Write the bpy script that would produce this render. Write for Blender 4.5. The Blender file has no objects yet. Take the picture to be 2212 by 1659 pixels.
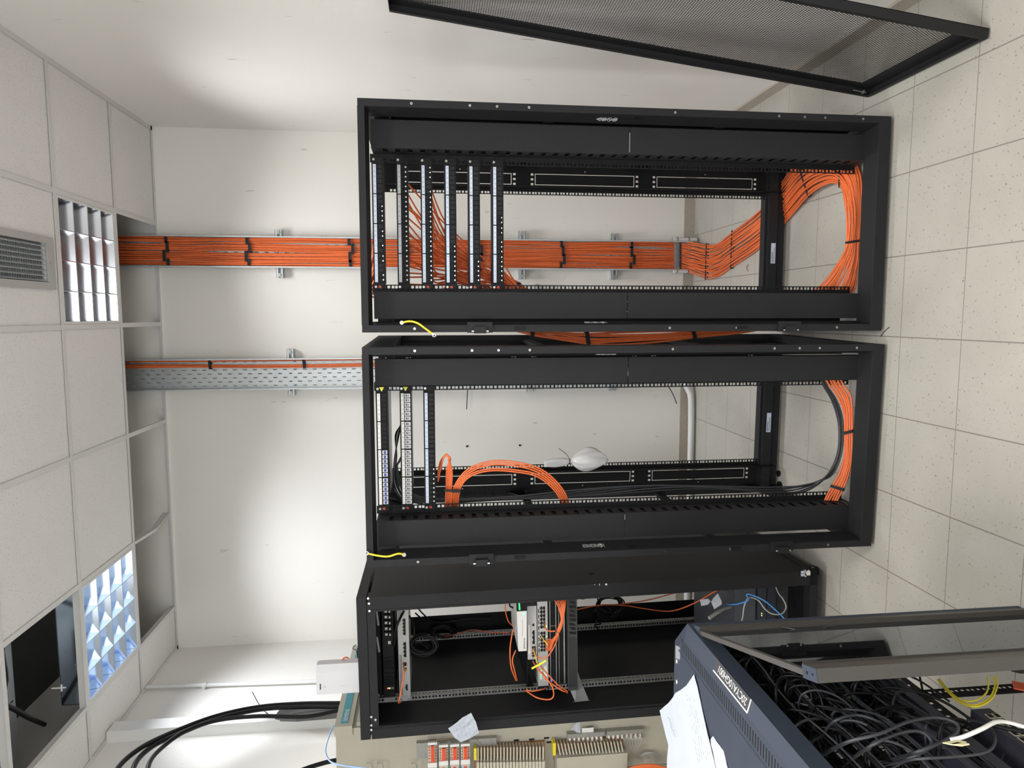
import bpy, bmesh, math, random
from mathutils import Vector, Matrix
S = bpy.context.scene
C = S.collection
V = Vector
random.seed(7)

# ------------------------------------------------------------------ camera
FPX, YAW, PITCH, ROLL, CH = 1502.84, -0.1007, 0.1165, -0.0125, 1.7429
_cy, _sy, _cp, _sp = math.cos(YAW), math.sin(YAW), math.cos(PITCH), math.sin(PITCH)
FW = V((_sy*_cp, _cy*_cp, -_sp)); _R = V((_cy, -_sy, 0)); _U = _R.cross(FW)
RT = math.cos(ROLL)*_R + math.sin(ROLL)*_U
UP = -math.sin(ROLL)*_R + math.cos(ROLL)*_U
EYE = V((0, 0, CH))
cd = bpy.data.cameras.new('camera'); cam = bpy.data.objects.new('camera', cd); C.objects.link(cam)
cd.sensor_fit = 'HORIZONTAL'; cd.sensor_width = 36; cd.lens = FPX/2212*36; cd.clip_start = .05
m = Matrix.Identity(4)
for i in range(3):
    m[i][0] = -UP[i]; m[i][1] = RT[i]; m[i][2] = -FW[i]; m[i][3] = EYE[i]   # phone held on its side
cam.matrix_world = m
S.camera = cam

# ------------------------------------------------------------------ room numbers, light, exposure
H, YB, XR, XL, YF = 3.377, 4.509, 1.1165, -2.137, -2.6
GX0, GY0 = -0.657, 3.944           # ceiling grid (600 mm)
FX0, FY0 = 0.214, 3.012            # floor tiles (300 mm)
S.view_settings.view_transform = 'Standard'; S.view_settings.look = 'None'
S.view_settings.gamma = 1; S.view_settings.use_curve_mapping = False
S.view_settings.exposure = -0.30
S.render.film_transparent = False
S.cycles.use_denoising = True
S.cycles.max_bounces = 8; S.cycles.diffuse_bounces = 4; S.cycles.use_adaptive_sampling = True; S.cycles.adaptive_threshold = .03; S.cycles.transparent_max_bounces = 24
S.cycles.sample_clamp_indirect = 6
w = bpy.data.worlds.new('world'); S.world = w; w.use_nodes = True
w.node_tree.nodes['Background'].inputs[0].default_value = (.9, .95, 1, 1)
w.node_tree.nodes['Background'].inputs[1].default_value = .3
def area(name, x, y, power, sx=.56, sy=.56, col=(1, .985, .96), spread=150, z=None):
    l = bpy.data.lights.new(name, 'AREA'); l.shape = 'RECTANGLE'; l.size = sx; l.size_y = sy
    l.energy = power; l.color = col; l.spread = math.radians(spread)
    o = bpy.data.objects.new(name, l); C.objects.link(o); o.location = (x, y, z or H-.012)
    return o
TUBE_WARM, TUBE_COOL = 0.8, 11.0
for (x, y, p) in ((.243, 1.244, 34), (-1.557, 1.244, 34), (.243, -.556, 34), (-1.557, -.556, 34)):
    area('ceiling_lamp_light', x, y, p, spread=135)
area('louvre_lamp_light', .243, 3.644, 21, .5, .5, (.98, .99, 1), 122, H-.003)      # beam of the two lamps in view,
area('louvre_lamp_light', -1.557, 3.644, 24, .5, .5, (.93, .96, 1), 126, H-.003)    # cut off by their louvres
wl = area('rear_fill_light', -.6, YF+.06, 85, 2.0, 1.3, (.90, .95, 1.0), 170, 1.85)  # added fill light from behind the viewer, tinted like daylight
wl.rotation_euler = (math.radians(90), 0, 0)

# ------------------------------------------------------------------ helpers
def ray(px, py): return FW + RT*((829.5-py)/FPX) + UP*((1106-px)/FPX)
def atY(px, py, Y): r = ray(px, py); return EYE + r*(Y/r.y)
def atX(px, py, X): r = ray(px, py); return EYE + r*(X/r.x)
def atZ(px, py, Z): r = ray(px, py); return EYE + r*((Z-CH)/r.z)

class MB:
    def __init__(s): s.v = []; s.f = []; s.mi = []; s.sm = []
    def add(s, vs, fs, mi=0, sm=False):
        n = len(s.v); s.v += [tuple(v) for v in vs]
        for f in fs: s.f.append([n+i for i in f]); s.mi.append(mi); s.sm.append(sm)
    def box(s, x0, x1, y0, y1, z0, z1, mi=0):
        if x0 > x1: x0, x1 = x1, x0
        if y0 > y1: y0, y1 = y1, y0
        if z0 > z1: z0, z1 = z1, z0
        s.add([(x0,y0,z0),(x1,y0,z0),(x1,y1,z0),(x0,y1,z0),(x0,y0,z1),(x1,y0,z1),(x1,y1,z1),(x0,y1,z1)],
              [(0,3,2,1),(4,5,6,7),(0,1,5,4),(1,2,6,5),(2,3,7,6),(3,0,4,7)], mi)
    def obox(s, c, a, b, d, mi=0):      # centre and three half-extent vectors
        c = V(c); a = V(a); b = V(b); d = V(d)
        s.add([c-a-b-d, c+a-b-d, c+a+b-d, c-a+b-d, c-a-b+d, c+a-b+d, c+a+b+d, c-a+b+d],
              [(0,3,2,1),(4,5,6,7),(0,1,5,4),(1,2,6,5),(2,3,7,6),(3,0,4,7)], mi)
    def prism(s, poly, ax, a, b, mi=0):
        def p(u, w_, t): return {'x': (t, u, w_), 'y': (u, t, w_), 'z': (u, w_, t)}[ax]
        n = len(poly)
        s.add([p(u, w_, a) for u, w_ in poly]+[p(u, w_, b) for u, w_ in poly],
              [tuple(range(n))[::-1], tuple(range(n, 2*n))]+[(i, (i+1) % n, n+(i+1) % n, n+i) for i in range(n)], mi)
    def cyl(s, p0, p1, r, n=12, r2=None, mi=0, sm=True):
        p0 = V(p0); p1 = V(p1); d = (p1-p0).normalized(); r2 = r if r2 is None else r2
        u = d.orthogonal().normalized(); w_ = d.cross(u)
        a = [p0+(u*math.cos(t)+w_*math.sin(t))*r for t in [2*math.pi*i/n for i in range(n)]]
        b = [p1+(u*math.cos(t)+w_*math.sin(t))*r2 for t in [2*math.pi*i/n for i in range(n)]]
        s.add(a+b, [(i, (i+1) % n, n+(i+1) % n, n+i) for i in range(n)], mi, sm)
        s.add(a, [tuple(range(n))[::-1]], mi); s.add(b, [tuple(range(n))], mi)
    def tube(s, pts, r, n=6, mi=0, closed=False):
        pts = [V(p) for p in pts]; N = len(pts); vs = []
        u = None
        for i in range(N):
            if closed: d = pts[(i+1) % N]-pts[i-1]
            else: d = pts[min(i+1, N-1)]-pts[max(i-1, 0)]
            if d.length < 1e-9: d = V((0, 0, 1))
            d.normalize()
            if u is None: u = d.orthogonal().normalized()
            u = u-d*u.dot(d)
            if u.length < 1e-6: u = d.orthogonal()
            u.normalize(); w_ = d.cross(u)
            vs += [pts[i]+(u*math.cos(2*math.pi*k/n)+w_*math.sin(2*math.pi*k/n))*r for k in range(n)]
        fs = []
        for i in range(N if closed else N-1):
            j = (i+1) % N
            fs += [(i*n+k, i*n+(k+1) % n, j*n+(k+1) % n, j*n+k) for k in range(n)]
        s.add(vs, fs, mi, True)
        if not closed: s.add(vs[:n], [tuple(range(n))[::-1]], mi); s.add(vs[-n:], [tuple(range(n))], mi)
    def plate(s, u0, u1, w0, w1, holes, t0, t1, ax='y', mi=0):
        """flat plate in (u,w) with rectangular holes, thickness t0..t1 along ax"""
        us = sorted({u0, u1, *[h[0] for h in holes], *[h[1] for h in holes]})
        for a, b in zip(us, us[1:]):
            if b-a < 1e-6: continue
            mid = (a+b)/2
            hs = sorted((h[2], h[3]) for h in holes if h[0] <= mid <= h[1])
            z = w0
            for (h0, h1) in hs+[(w1, w1)]:
                if h0-z > 1e-6:
                    if ax == 'y': s.box(a, b, t0, t1, z, h0, mi)
                    elif ax == 'x': s.box(t0, t1, a, b, z, h0, mi)
                    else: s.box(a, b, z, h0, t0, t1, mi)
                z = max(z, h1)
    def build(s, name, mats, parent=None, fix=True):
        me = bpy.data.meshes.new(name); me.from_pydata(s.v, [], s.f)
        if not isinstance(mats, (list, tuple)): mats = [mats]
        for mm in mats: me.materials.append(mm)
        for p, i, sm in zip(me.polygons, s.mi, s.sm): p.material_index = i; p.use_smooth = sm
        if fix:
            b = bmesh.new(); b.from_mesh(me); bmesh.ops.recalc_face_normals(b, faces=b.faces); b.to_mesh(me); b.free()
        me.update()
        o = bpy.data.objects.new(name, me); C.objects.link(o)
        if parent: o.parent = parent
        return o

def tag(o, label, cat, group=None):
    o['label'] = label; o['category'] = cat
    if group: o['group'] = group
    return o
def thing(name, loc, label, cat, group=None, rz=0, mat=None):
    o = bpy.data.objects.new(name, None); C.objects.link(o); o.empty_display_size = .05
    if mat is not None: o.matrix_world = mat
    else: o.location = loc; o.rotation_euler = (0, 0, rz)
    return tag(o, label, cat, group)
def struct(o): o['kind'] = 'structure'; return o
def dup_tree(o, parent=None):
    c = o.copy(); C.objects.link(c)
    if parent: c.parent = parent
    for ch in o.children: dup_tree(ch, c)
    return c

def smooth(pts, k=5):
    pts = [V(p) for p in pts]
    if len(pts) < 3: return pts
    P = [pts[0]*2-pts[1]]+pts+[pts[-1]*2-pts[-2]]; out = []
    for i in range(1, len(P)-2):
        a, b, c, d = P[i-1:i+3]
        for j in range(k):
            t = j/k
            out.append(.5*((2*b)+(c-a)*t+(2*a-5*b+4*c-d)*t*t+(3*b-a-3*c+d)*t**3))
    out.append(pts[-1]); return out
def strand(name, pts, r, mat, parent=None, n=6, k=5):
    b = MB(); b.tube(smooth(pts, k), r, n); return b.build(name, mat, parent, fix=False)
def ribbon(edges, n, r, mat, parent, jit=.35, lift=None, depth=0, k=4, name='cable', sides=5):
    """edges: list of (A,B) world points across the bundle; n strands side by side"""
    for i in range(n):
        t0 = (i+.5)/n; ph = random.random()*6.3; pts = []; dl = random.uniform(-1, 1)*depth
        for j, (a, b) in enumerate(edges):
            a = V(a); b = V(b)
            t = min(1, max(0, t0+math.sin(ph+j*1.3)*jit/n))
            p = a.lerp(b, t)
            if lift is not None: p = p+V(lift)*dl*math.sin(ph*2+j*.9)
            pts.append(p)
        strand(name, pts, r, mat, parent, sides, k)
def tie(a, b, along, th, parent, w=.006, mat=None, name='cable_tie'):
    a = V(a); b = V(b); al = V(along).normalized(); c = (a+b)/2; h = (b-a)/2
    nrm = h.cross(al).normalized()
    m_ = MB(); q = h*1.06
    L = [c-q-nrm*th, c-q*.7-nrm*th*1.25, c+q*.7-nrm*th*1.25, c+q-nrm*th, c+q+nrm*th, c-q+nrm*th]
    for i in range(len(L)):
        p, r_ = L[i], L[(i+1) % len(L)]
        d = (r_-p)
        m_.obox((p+r_)/2, d/2*1.04, al*w/2, d.normalized().cross(al)*.0012)
    return m_.build(name, mat or M['tie'], parent)

# ------------------------------------------------------------------ materials
def mat(name, col, rough=.5, metal=0, noise=0, nscale=30, bump=0, bscale=200, emit=None, es=0, coat=0, spec=None):
    mm = bpy.data.materials.new(name); mm.use_nodes = True; nt = mm.node_tree; b = nt.nodes['Principled BSDF']
    b.inputs['Base Color'].default_value = (*col, 1); b.inputs['Roughness'].default_value = rough; b.inputs['Metallic'].default_value = metal
    if spec is not None: b.inputs['Specular IOR Level'].default_value = spec
    if coat: b.inputs['Coat Weight'].default_value = coat
    if emit: b.inputs['Emission Color'].default_value = (*emit, 1); b.inputs['Emission Strength'].default_value = es
    tc = nt.nodes.new('ShaderNodeTexCoord')
    if noise or bump:
        if noise:
            nz = nt.nodes.new('ShaderNodeTexNoise'); nz.inputs['Scale'].default_value = nscale; nz.inputs['Detail'].default_value = 4
            nt.links.new(tc.outputs['Object'], nz.inputs['Vector'])
            mx = nt.nodes.new('ShaderNodeMix'); mx.data_type = 'RGBA'
            mx.inputs[6].default_value = (*[c*(1-noise) for c in col], 1); mx.inputs[7].default_value = (*[min(1, c*(1+noise)) for c in col], 1)
            nt.links.new(nz.outputs['Fac'], mx.inputs[0]); nt.links.new(mx.outputs[2], b.inputs['Base Color'])
        if bump:
            n2 = nt.nodes.new('ShaderNodeTexNoise'); n2.inputs['Scale'].default_value = bscale; n2.inputs['Detail'].default_value = 3
            nt.links.new(tc.outputs['Object'], n2.inputs['Vector'])
            bp = nt.nodes.new('ShaderNodeBump'); bp.inputs['Strength'].default_value = bump; bp.inputs['Distance'].default_value = .002
            nt.links.new(n2.outputs['Fac'], bp.inputs['Height']); nt.links.new(bp.outputs['Normal'], b.inputs['Normal'])
    return mm
M = {}
M['black'] = mat('black powder coat', (.0135, .0135, .015), .55, 0, .12, 8, .08, 900, spec=.22)
M['black2'] = mat('black rail steel', (.006, .006, .007), .55, 0, .1, 20, spec=.2)
M['dark'] = mat('matt black plastic', (.006, .006, .007), .6, 0, .1, 40, spec=.25)
M['slate'] = mat('slate grey enamel', (.031, .040, .058), .5, 0, .12, 10, .05, 500, spec=.25)
M['slate2'] = mat('grey door steel', (.055, .050, .046), .45, 0, .1, 8, spec=.35)
M['orange'] = mat('orange cable jacket', (.72, .155, .045), .42, 0, .12, 60, spec=.35)
M['blackcable'] = mat('black cable jacket', (.0045, .0045, .005), .5, 0, .1, 60, spec=.25)
M['greycable'] = mat('dark grey cable jacket', (.028, .030, .036), .42, 0, .1, 60)
M['ltcable'] = mat('light grey cable jacket', (.36, .36, .33), .5, 0, .1, 60)
M['blue'] = mat('blue cable jacket', (.06, .25, .62), .45, 0, .1, 60)
M['yellow'] = mat('yellow insulation', (.75, .62, .03), .45, 0, .1, 60)
M['tie'] = mat('black hook and loop tie', (.010, .010, .014), .8, 0, .1, 90)
M['galv'] = mat('galvanised steel', (.52, .55, .56), .42, .55, .12, 25)
M['galvd'] = mat('worn zinc', (.40, .40, .38), .42, .8, .15, 60)
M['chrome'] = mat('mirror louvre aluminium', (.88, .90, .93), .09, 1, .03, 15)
M['chrome_darkened'] = mat('louvre aluminium with darkened reflections', (.40, .41, .44), .16, 1, .05, 15)  # darker copy of the louvre metal, keeps bright reflections from burning out
M['chrome_bluelit'] = mat('louvre aluminium with tube glow tint', (.66, .78, .97), .12, 1, .05, 15)  # bluish glow of the tubes put into the colour of neutral metal
M['screw'] = mat('bright screw steel', (.7, .7, .68), .25, 1, .05, 90)
M['label'] = mat('blue white label strip', (.50, .56, .68), .4, 0, .05, 60)
M['labelw'] = mat('white label strip', (.72, .71, .68), .5, 0, .05, 60)
M['white'] = mat('white plastic', (.66, .66, .68), .4, 0, .03, 30)
M['whitepaint'] = mat('white enamel', (.68, .68, .66), .4, 0, .04, 12)
M['print'] = mat('white print', (.55, .55, .55), .6, 0, .03, 60)
M['ink'] = mat('black ink', (.03, .03, .035), .6, 0, .03, 60)
M['paper'] = mat('crumpled paper', (.40, .43, .49), .7, 0, .05, 12, .35, 40)
M['bag'] = mat('white plastic film', (.62, .62, .62), .28, 0, .08, 30, .8, 35)
M['beige'] = mat('beige cabinet enamel', (.40, .375, .30), .5, 0, .07, 6)
M['teal'] = mat('teal stripe', (.045, .26, .31), .45, 0, .05, 20)
M['cream'] = mat('cream terminal plastic', (.50, .47, .37), .5, 0, .1, 60)
M['relay'] = mat('orange red relay', (.75, .07, .02), .45, 0, .15, 90)
M['grey'] = mat('light grey device steel', (.42, .42, .41), .4, .1, .05, 40)
M['conduit'] = mat('white painted conduit', (.62, .62, .60), .45, 0, .04, 20)
M['glow'] = mat('green lamp', (.1, .8, .3), .4, emit=(.15, 1, .4), es=3)
M['glowred'] = mat('red lamp', (.8, .05, .05), .4, emit=(1, .05, .05), es=3)
M['glowyel'] = mat('yellow green lamp', (.5, .8, .1), .4, emit=(.5, 1, .12), es=4)
M['glowblue'] = mat('blue lamp', (.1, .1, .9), .4, emit=(.15, .15, 1), es=4)
M['displaygreen'] = mat('green display', (.05, .5, .2), .4, emit=(.04, .7, .25), es=.7)
M['warn'] = mat('yellow warning label', (.75, .75, .05), .5, 0, .05, 60)
M['tube'] = mat('lit lamp tube', (1, 1, 1), .5, emit=(.95, .98, 1), es=TUBE_WARM)
M['tubecool'] = mat('lit cool lamp tube', (1, 1, 1), .5, emit=(.58, .72, 1), es=TUBE_COOL)
M['baseb'] = mat('tan baseboard tile', (.40, .35, .29), .45, 0, .12, 40)
M['brown'] = mat('copper brown', (.30, .15, .07), .5, 0, .15, 60)
M['ltblue'] = mat('pale blue wires', (.35, .52, .60), .5, 0, .2, 120)

def wallmat(name, col, pits=0.0, flakes=0.0):
    mm = mat(name, col, .75, 0, .045, 1.6, .12, 120); nt = mm.node_tree; b = nt.nodes['Principled BSDF']
    tc = next(n for n in nt.nodes if n.type == 'TEX_COORD')
    prev = b.inputs['Base Color'].links[0].from_socket
    # sparse scuffs: stretched noise, thresholded
    mp = nt.nodes.new('ShaderNodeMapping'); mp.inputs['Scale'].default_value = (30, 30, 7)
    nt.links.new(tc.outputs['Object'], mp.inputs['Vector'])
    nz = nt.nodes.new('ShaderNodeTexNoise'); nz.inputs['Scale'].default_value = 1.0; nz.inputs['Detail'].default_value = 6
    nt.links.new(mp.outputs[0], nz.inputs['Vector'])
    rp = nt.nodes.new('ShaderNodeValToRGB'); rp.color_ramp.elements[0].position = .70; rp.color_ramp.elements[1].position = .78
    nt.links.new(nz.outputs['Fac'], rp.inputs[0])
    mx = nt.nodes.new('ShaderNodeMix'); mx.data_type = 'RGBA'; mx.inputs[7].default_value = (.22, .20, .18, 1)
    ml = nt.nodes.new('ShaderNodeMath'); ml.operation = 'MULTIPLY'; ml.inputs[1].default_value = .55
    nt.links.new(rp.outputs[0], ml.inputs[0]); nt.links.new(ml.outputs[0], mx.inputs[0]); nt.links.new(prev, mx.inputs[6])
    nt.links.new(mx.outputs[2], b.inputs['Base Color'])
    return mm
M['wall'] = wallmat('cream wall paint', (.76, .735, .685))
M['wallr'] = wallmat('white wall paint', (.79, .77, .73))

def floormat():
    mm = bpy.data.materials.new('speckled floor tile'); mm.use_nodes = True; nt = mm.node_tree; N = nt.nodes; L = nt.links
    b = N['Principled BSDF']; b.inputs['Roughness'].default_value = .38
    g = N.new('ShaderNodeNewGeometry'); sp = N.new('ShaderNodeSeparateXYZ'); L.new(g.outputs['Position'], sp.inputs[0])
    def math_(op, a, bb=None, c=None):
        n = N.new('ShaderNodeMath'); n.operation = op
        for i, x in enumerate((a, bb, c)):
            if x is None: continue
            if isinstance(x, (int, float)): n.inputs[i].default_value = x
            else: L.new(x, n.inputs[i])
        return n.outputs[0]
    def line(sock, off, wd):
        t = math_('MULTIPLY', math_('SUBTRACT', sock, off), 1/.3)
        fr = math_('ABSOLUTE', math_('SUBTRACT', math_('FRACT', math_('ADD', t, .5)), .5))
        return math_('LESS_THAN', fr, wd/.3/2)
    lx = line(sp.outputs[0], FX0+30, .0042); ly = line(sp.outputs[1], FY0+30, .0030)
    grout = math_('MAXIMUM', lx, ly)
    nz = N.new('ShaderNodeTexNoise'); nz.inputs['Scale'].default_value = 5; L.new(g.outputs['Position'], nz.inputs['Vector'])
    base = N.new('ShaderNodeMix'); base.data_type = 'RGBA'
    base.inputs[6].default_value = (.365, .345, .305, 1); base.inputs[7].default_value = (.44, .42, .375, 1); L.new(nz.outputs['Fac'], base.inputs[0])
    cur = base.outputs[2]
    for sc, th, rnd, col, st in ((62, .165, .50, (.20, .175, .15, 1), .8), (115, .19, .5, (.26, .23, .20, 1), .7), (24, .06, .70, (.13, .115, .105, 1), .9)):
        nw = N.new('ShaderNodeTexNoise'); nw.inputs['Scale'].default_value = sc*1.7; L.new(g.outputs['Position'], nw.inputs['Vector'])
        ad = N.new('ShaderNodeMixRGB'); ad.blend_type = 'ADD'; ad.inputs[0].default_value = .012*60/sc
        L.new(g.outputs['Position'], ad.inputs[1]); L.new(nw.outputs['Color'], ad.inputs[2])
        vo = N.new('ShaderNodeTexVoronoi'); vo.inputs['Scale'].default_value = sc; L.new(ad.outputs[0], vo.inputs['Vector'])
        sc_ = N.new('ShaderNodeSeparateColor'); L.new(vo.outputs['Color'], sc_.inputs[0])
        msk = math_('MULTIPLY', math_('LESS_THAN', vo.outputs['Distance'], th), math_('GREATER_THAN', sc_.outputs[0], rnd))
        msk = math_('MULTIPLY', msk, st)
        mx = N.new('ShaderNodeMix'); mx.data_type = 'RGBA'; mx.inputs[7].default_value = col
        L.new(msk, mx.inputs[0]); L.new(cur, mx.inputs[6]); cur = mx.outputs[2]
    mx = N.new('ShaderNodeMix'); mx.data_type = 'RGBA'; mx.inputs[7].default_value = (.21, .19, .17, 1)
    L.new(grout, mx.inputs[0]); L.new(cur, mx.inputs[6]); L.new(mx.outputs[2], b.inputs['Base Color'])
    bp = N.new('ShaderNodeBump'); bp.inputs['Strength'].default_value = .4; bp.inputs['Distance'].default_value = .001; bp.invert = True
    L.new(grout, bp.inputs['Height']); L.new(bp.outputs[0], b.inputs['Normal'])
    return mm
M['floor'] = floormat()
def tilemat():
    mm = mat('mineral ceiling tile', (.76, .745, .73), .9, 0, .03, 3, .5, 220); nt = mm.node_tree; b = nt.nodes['Principled BSDF']
    tc = next(n for n in nt.nodes if n.type == 'TEX_COORD'); prev = b.inputs['Base Color'].links[0].from_socket
    vo = nt.nodes.new('ShaderNodeTexVoronoi'); vo.inputs['Scale'].default_value = 85; nt.links.new(tc.outputs['Object'], vo.inputs['Vector'])
    lt = nt.nodes.new('ShaderNodeMath'); lt.operation = 'LESS_THAN'; lt.inputs[1].default_value = .17; nt.links.new(vo.outputs['Distance'], lt.inputs[0])
    s_ = nt.nodes.new('ShaderNodeMath'); s_.operation = 'MULTIPLY'; s_.inputs[1].default_value = .55; nt.links.new(lt.outputs[0], s_.inputs[0])
    mx = nt.nodes.new('ShaderNodeMix'); mx.data_type = 'RGBA'; mx.inputs[7].default_value = (.33, .31, .29, 1)
    nt.links.new(s_.outputs[0], mx.inputs[0]); nt.links.new(prev, mx.inputs[6]); nt.links.new(mx.outputs[2], b.inputs['Base Color'])
    return mm
M['tile'] = tilemat()
M['tee'] = mat('ceiling grid enamel', (.66, .65, .635), .45, 0, .03, 8)
def glassmat():
    mm = bpy.data.materials.new('tinted safety glass'); mm.use_nodes = True; nt = mm.node_tree; nt.nodes.clear()
    o = nt.nodes.new('ShaderNodeOutputMaterial'); t = nt.nodes.new('ShaderNodeBsdfTransparent'); g = nt.nodes.new('ShaderNodeBsdfGlossy')
    t.inputs[0].default_value = (.80, .81, .79, 1); g.inputs['Roughness'].default_value = .02; g.inputs[0].default_value = (.9, .95, 1, 1)
    f = nt.nodes.new('ShaderNodeFresnel'); f.inputs[0].default_value = 1.5; mx = nt.nodes.new('ShaderNodeMixShader')
    nt.links.new(f.outputs[0], mx.inputs[0]); nt.links.new(t.outputs[0], mx.inputs[1]); nt.links.new(g.outputs[0], mx.inputs[2]); nt.links.new(mx.outputs[0], o.inputs[0])
    return mm
M['glass'] = glassmat()

_tc = {}
def text(s, size, origin, xd, yd, matl, parent, name='lettering', align='LEFT', th=.0003, squash=1):
    key = (s, align)
    if key not in _tc:
        cu = bpy.data.curves.new('t', 'FONT'); cu.body = s; cu.align_x = align; cu.size = 1
        to = bpy.data.objects.new('t', cu); C.objects.link(to)
        dg = bpy.context.evaluated_depsgraph_get(); me = bpy.data.meshes.new_from_object(to.evaluated_get(dg))
        bpy.data.objects.remove(to); _tc[key] = me
    me = _tc[key].copy(); me.name = name; me.materials.clear(); me.materials.append(matl)
    xd = V(xd).normalized(); yd = V(yd).normalized(); zd = xd.cross(yd)
    mt = Matrix.Identity(4)
    for i in range(3): mt[i][0] = xd[i]*size*squash; mt[i][1] = yd[i]*size; mt[i][2] = zd[i]; mt[i][3] = V(origin)[i]+zd[i]*th
    me.transform(mt)
    o = bpy.data.objects.new(name, me); C.objects.link(o)
    if parent: o.parent = parent
    return o

# ================================================================== THE ROOM
PZ = 3.95                                   # slab above the hung ceiling
b = MB(); b.box(XL-.1, XR+.1, YF, YB+.1, -.05, 0); struct(b.build('floor', M['floor']))
b = MB(); b.box(XL-.1, XR+.1, YB, YB+.1, 0, PZ); struct(b.build('wall_back', M['wall']))
b = MB(); b.box(XR, XR+.1, YF, YB, 0, PZ); struct(b.build('wall_right', M['wallr']))
b = MB(); b.box(XL-.1, XL, YF, YB, 0, PZ); struct(b.build('wall_left', M['wallr']))
b = MB(); b.box(XL-.1, XR+.1, YF-.1, YF, 0, PZ); struct(b.build('wall_front', M['wallr']))
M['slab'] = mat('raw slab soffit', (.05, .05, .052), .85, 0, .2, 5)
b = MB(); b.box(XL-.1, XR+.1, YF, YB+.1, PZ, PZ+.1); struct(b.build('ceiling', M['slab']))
# hung tiles on the 600 grid; open bays along the back wall and one by the left
xs = [XL, GX0-1.2, GX0-.6, GX0, GX0+.6, GX0+1.2, XR]
ys = [YB]+[GY0-.6*k for k in range(0, 11)]+[YF]
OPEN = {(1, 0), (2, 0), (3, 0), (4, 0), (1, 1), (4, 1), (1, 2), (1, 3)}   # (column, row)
b = MB()
for i in range(6):
    for j in range(len(ys)-1):
        if (i, j) in OPEN: continue
        if xs[i+1]-xs[i] < .02: continue
        if (i, j) == (4, 2):      # vent hole in this tile
            b.plate(xs[i]+.004, xs[i+1]-.004, ys[j+1]+.004, ys[j]-.004, [(.135, .305, 2.60+.23, 3.24)], H+.004, H+.018, 'z')
            continue
        b.box(xs[i]+.004, xs[i+1]-.004, ys[j+1]+.004, ys[j]-.004, H+.004, H+.018)
struct(b.build('ceiling', M['tile']))
# T grid: flanges and stems
n = 1
def tee(p0, p1, w_=.024, z=H, sag=0):
    d = V(p1)-V(p0); u = d.normalized(); s_ = V((-u.y, u.x, 0))
    q = MB(); c = (V(p0)+V(p1))/2
    q.obox(c+V((0, 0, .0005)), d/2, s_*w_/2, V((0, 0, .0007)))
    q.obox(c+V((0, 0, .018)), d/2, s_*.0012, V((0, 0, .018)))
    return q
for k, x in enumerate([GX0-1.2, GX0-.6, GX0, GX0+.6, GX0+1.2]):
    ytop = YB if x != GX0-.6 else GY0
    o = tee((x, YF, H), (x, ytop, H)).build('trim_%d' % n, M['tee']); struct(o); n += 1
# the bent cross piece in the second open bay
q = MB(); pts = [V((GX0-.6, GY0, H)), V((GX0-.615, GY0+.3, H-.006)), V((GX0-.59, YB-.03, H+.012))]
for a, c in zip(pts, pts[1:]):
    d = c-a; q.obox((a+c)/2, d/2, V((.011, 0, -.005)), V((0, 0, .0008))); q.obox((a+c)/2+V((.006, 0, .016)), d/2, V((.0012, 0, 0)), V((0, 0, .016)))
struct(q.build('trim_%d' % n, M['tee'])); n += 1
for j, y in enumerate([GY0-.6*k for k in range(0, 11)]):
    o = tee((XL, y, H-.0006), (XR, y, H-.0006)).build('trim_%d' % n, M['tee']); struct(o); n += 1
# wall angles
for (a, c) in (((XR-.012, YF), (XR-.012, YB)), ((XL+.012, YF), (XL+.012, YB)), ((XL, YB-.012), (XR, YB-.012))):
    q = MB(); x0, x1 = sorted((a[0], c[0])); y0, y1 = sorted((a[1], c[1]))
    if x1-x0 < .01: q.box(x0-.012, x1+.012, y0, y1, H-.001, H+.001); xx = XR if x0 > 0 else XL; q.box(xx-.002, xx+.002, y0, y1, H, H+.022)
    else: q.box(x0, x1, y0-.012, y1+.010, H-.001, H+.001); q.box(x0, x1, YB-.004, YB-.001, H, H+.022)
    struct(q.build('trim_%d' % n, M['tee'])); n += 1
# baseboards
q = MB(); q.box(XL, XR, YB-.012, YB, 0, .07); struct(q.build('baseboard_back', M['baseb']))
q = MB(); q.box(XR-.012, XR, YF, YB-.012, 0, .07); struct(q.build('baseboard_right', M['baseb']))
q = MB(); q.box(XL, XL+.012, YF, YB-.012, 0, .07); struct(q.build('baseboard_left', M['baseb']))

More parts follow.
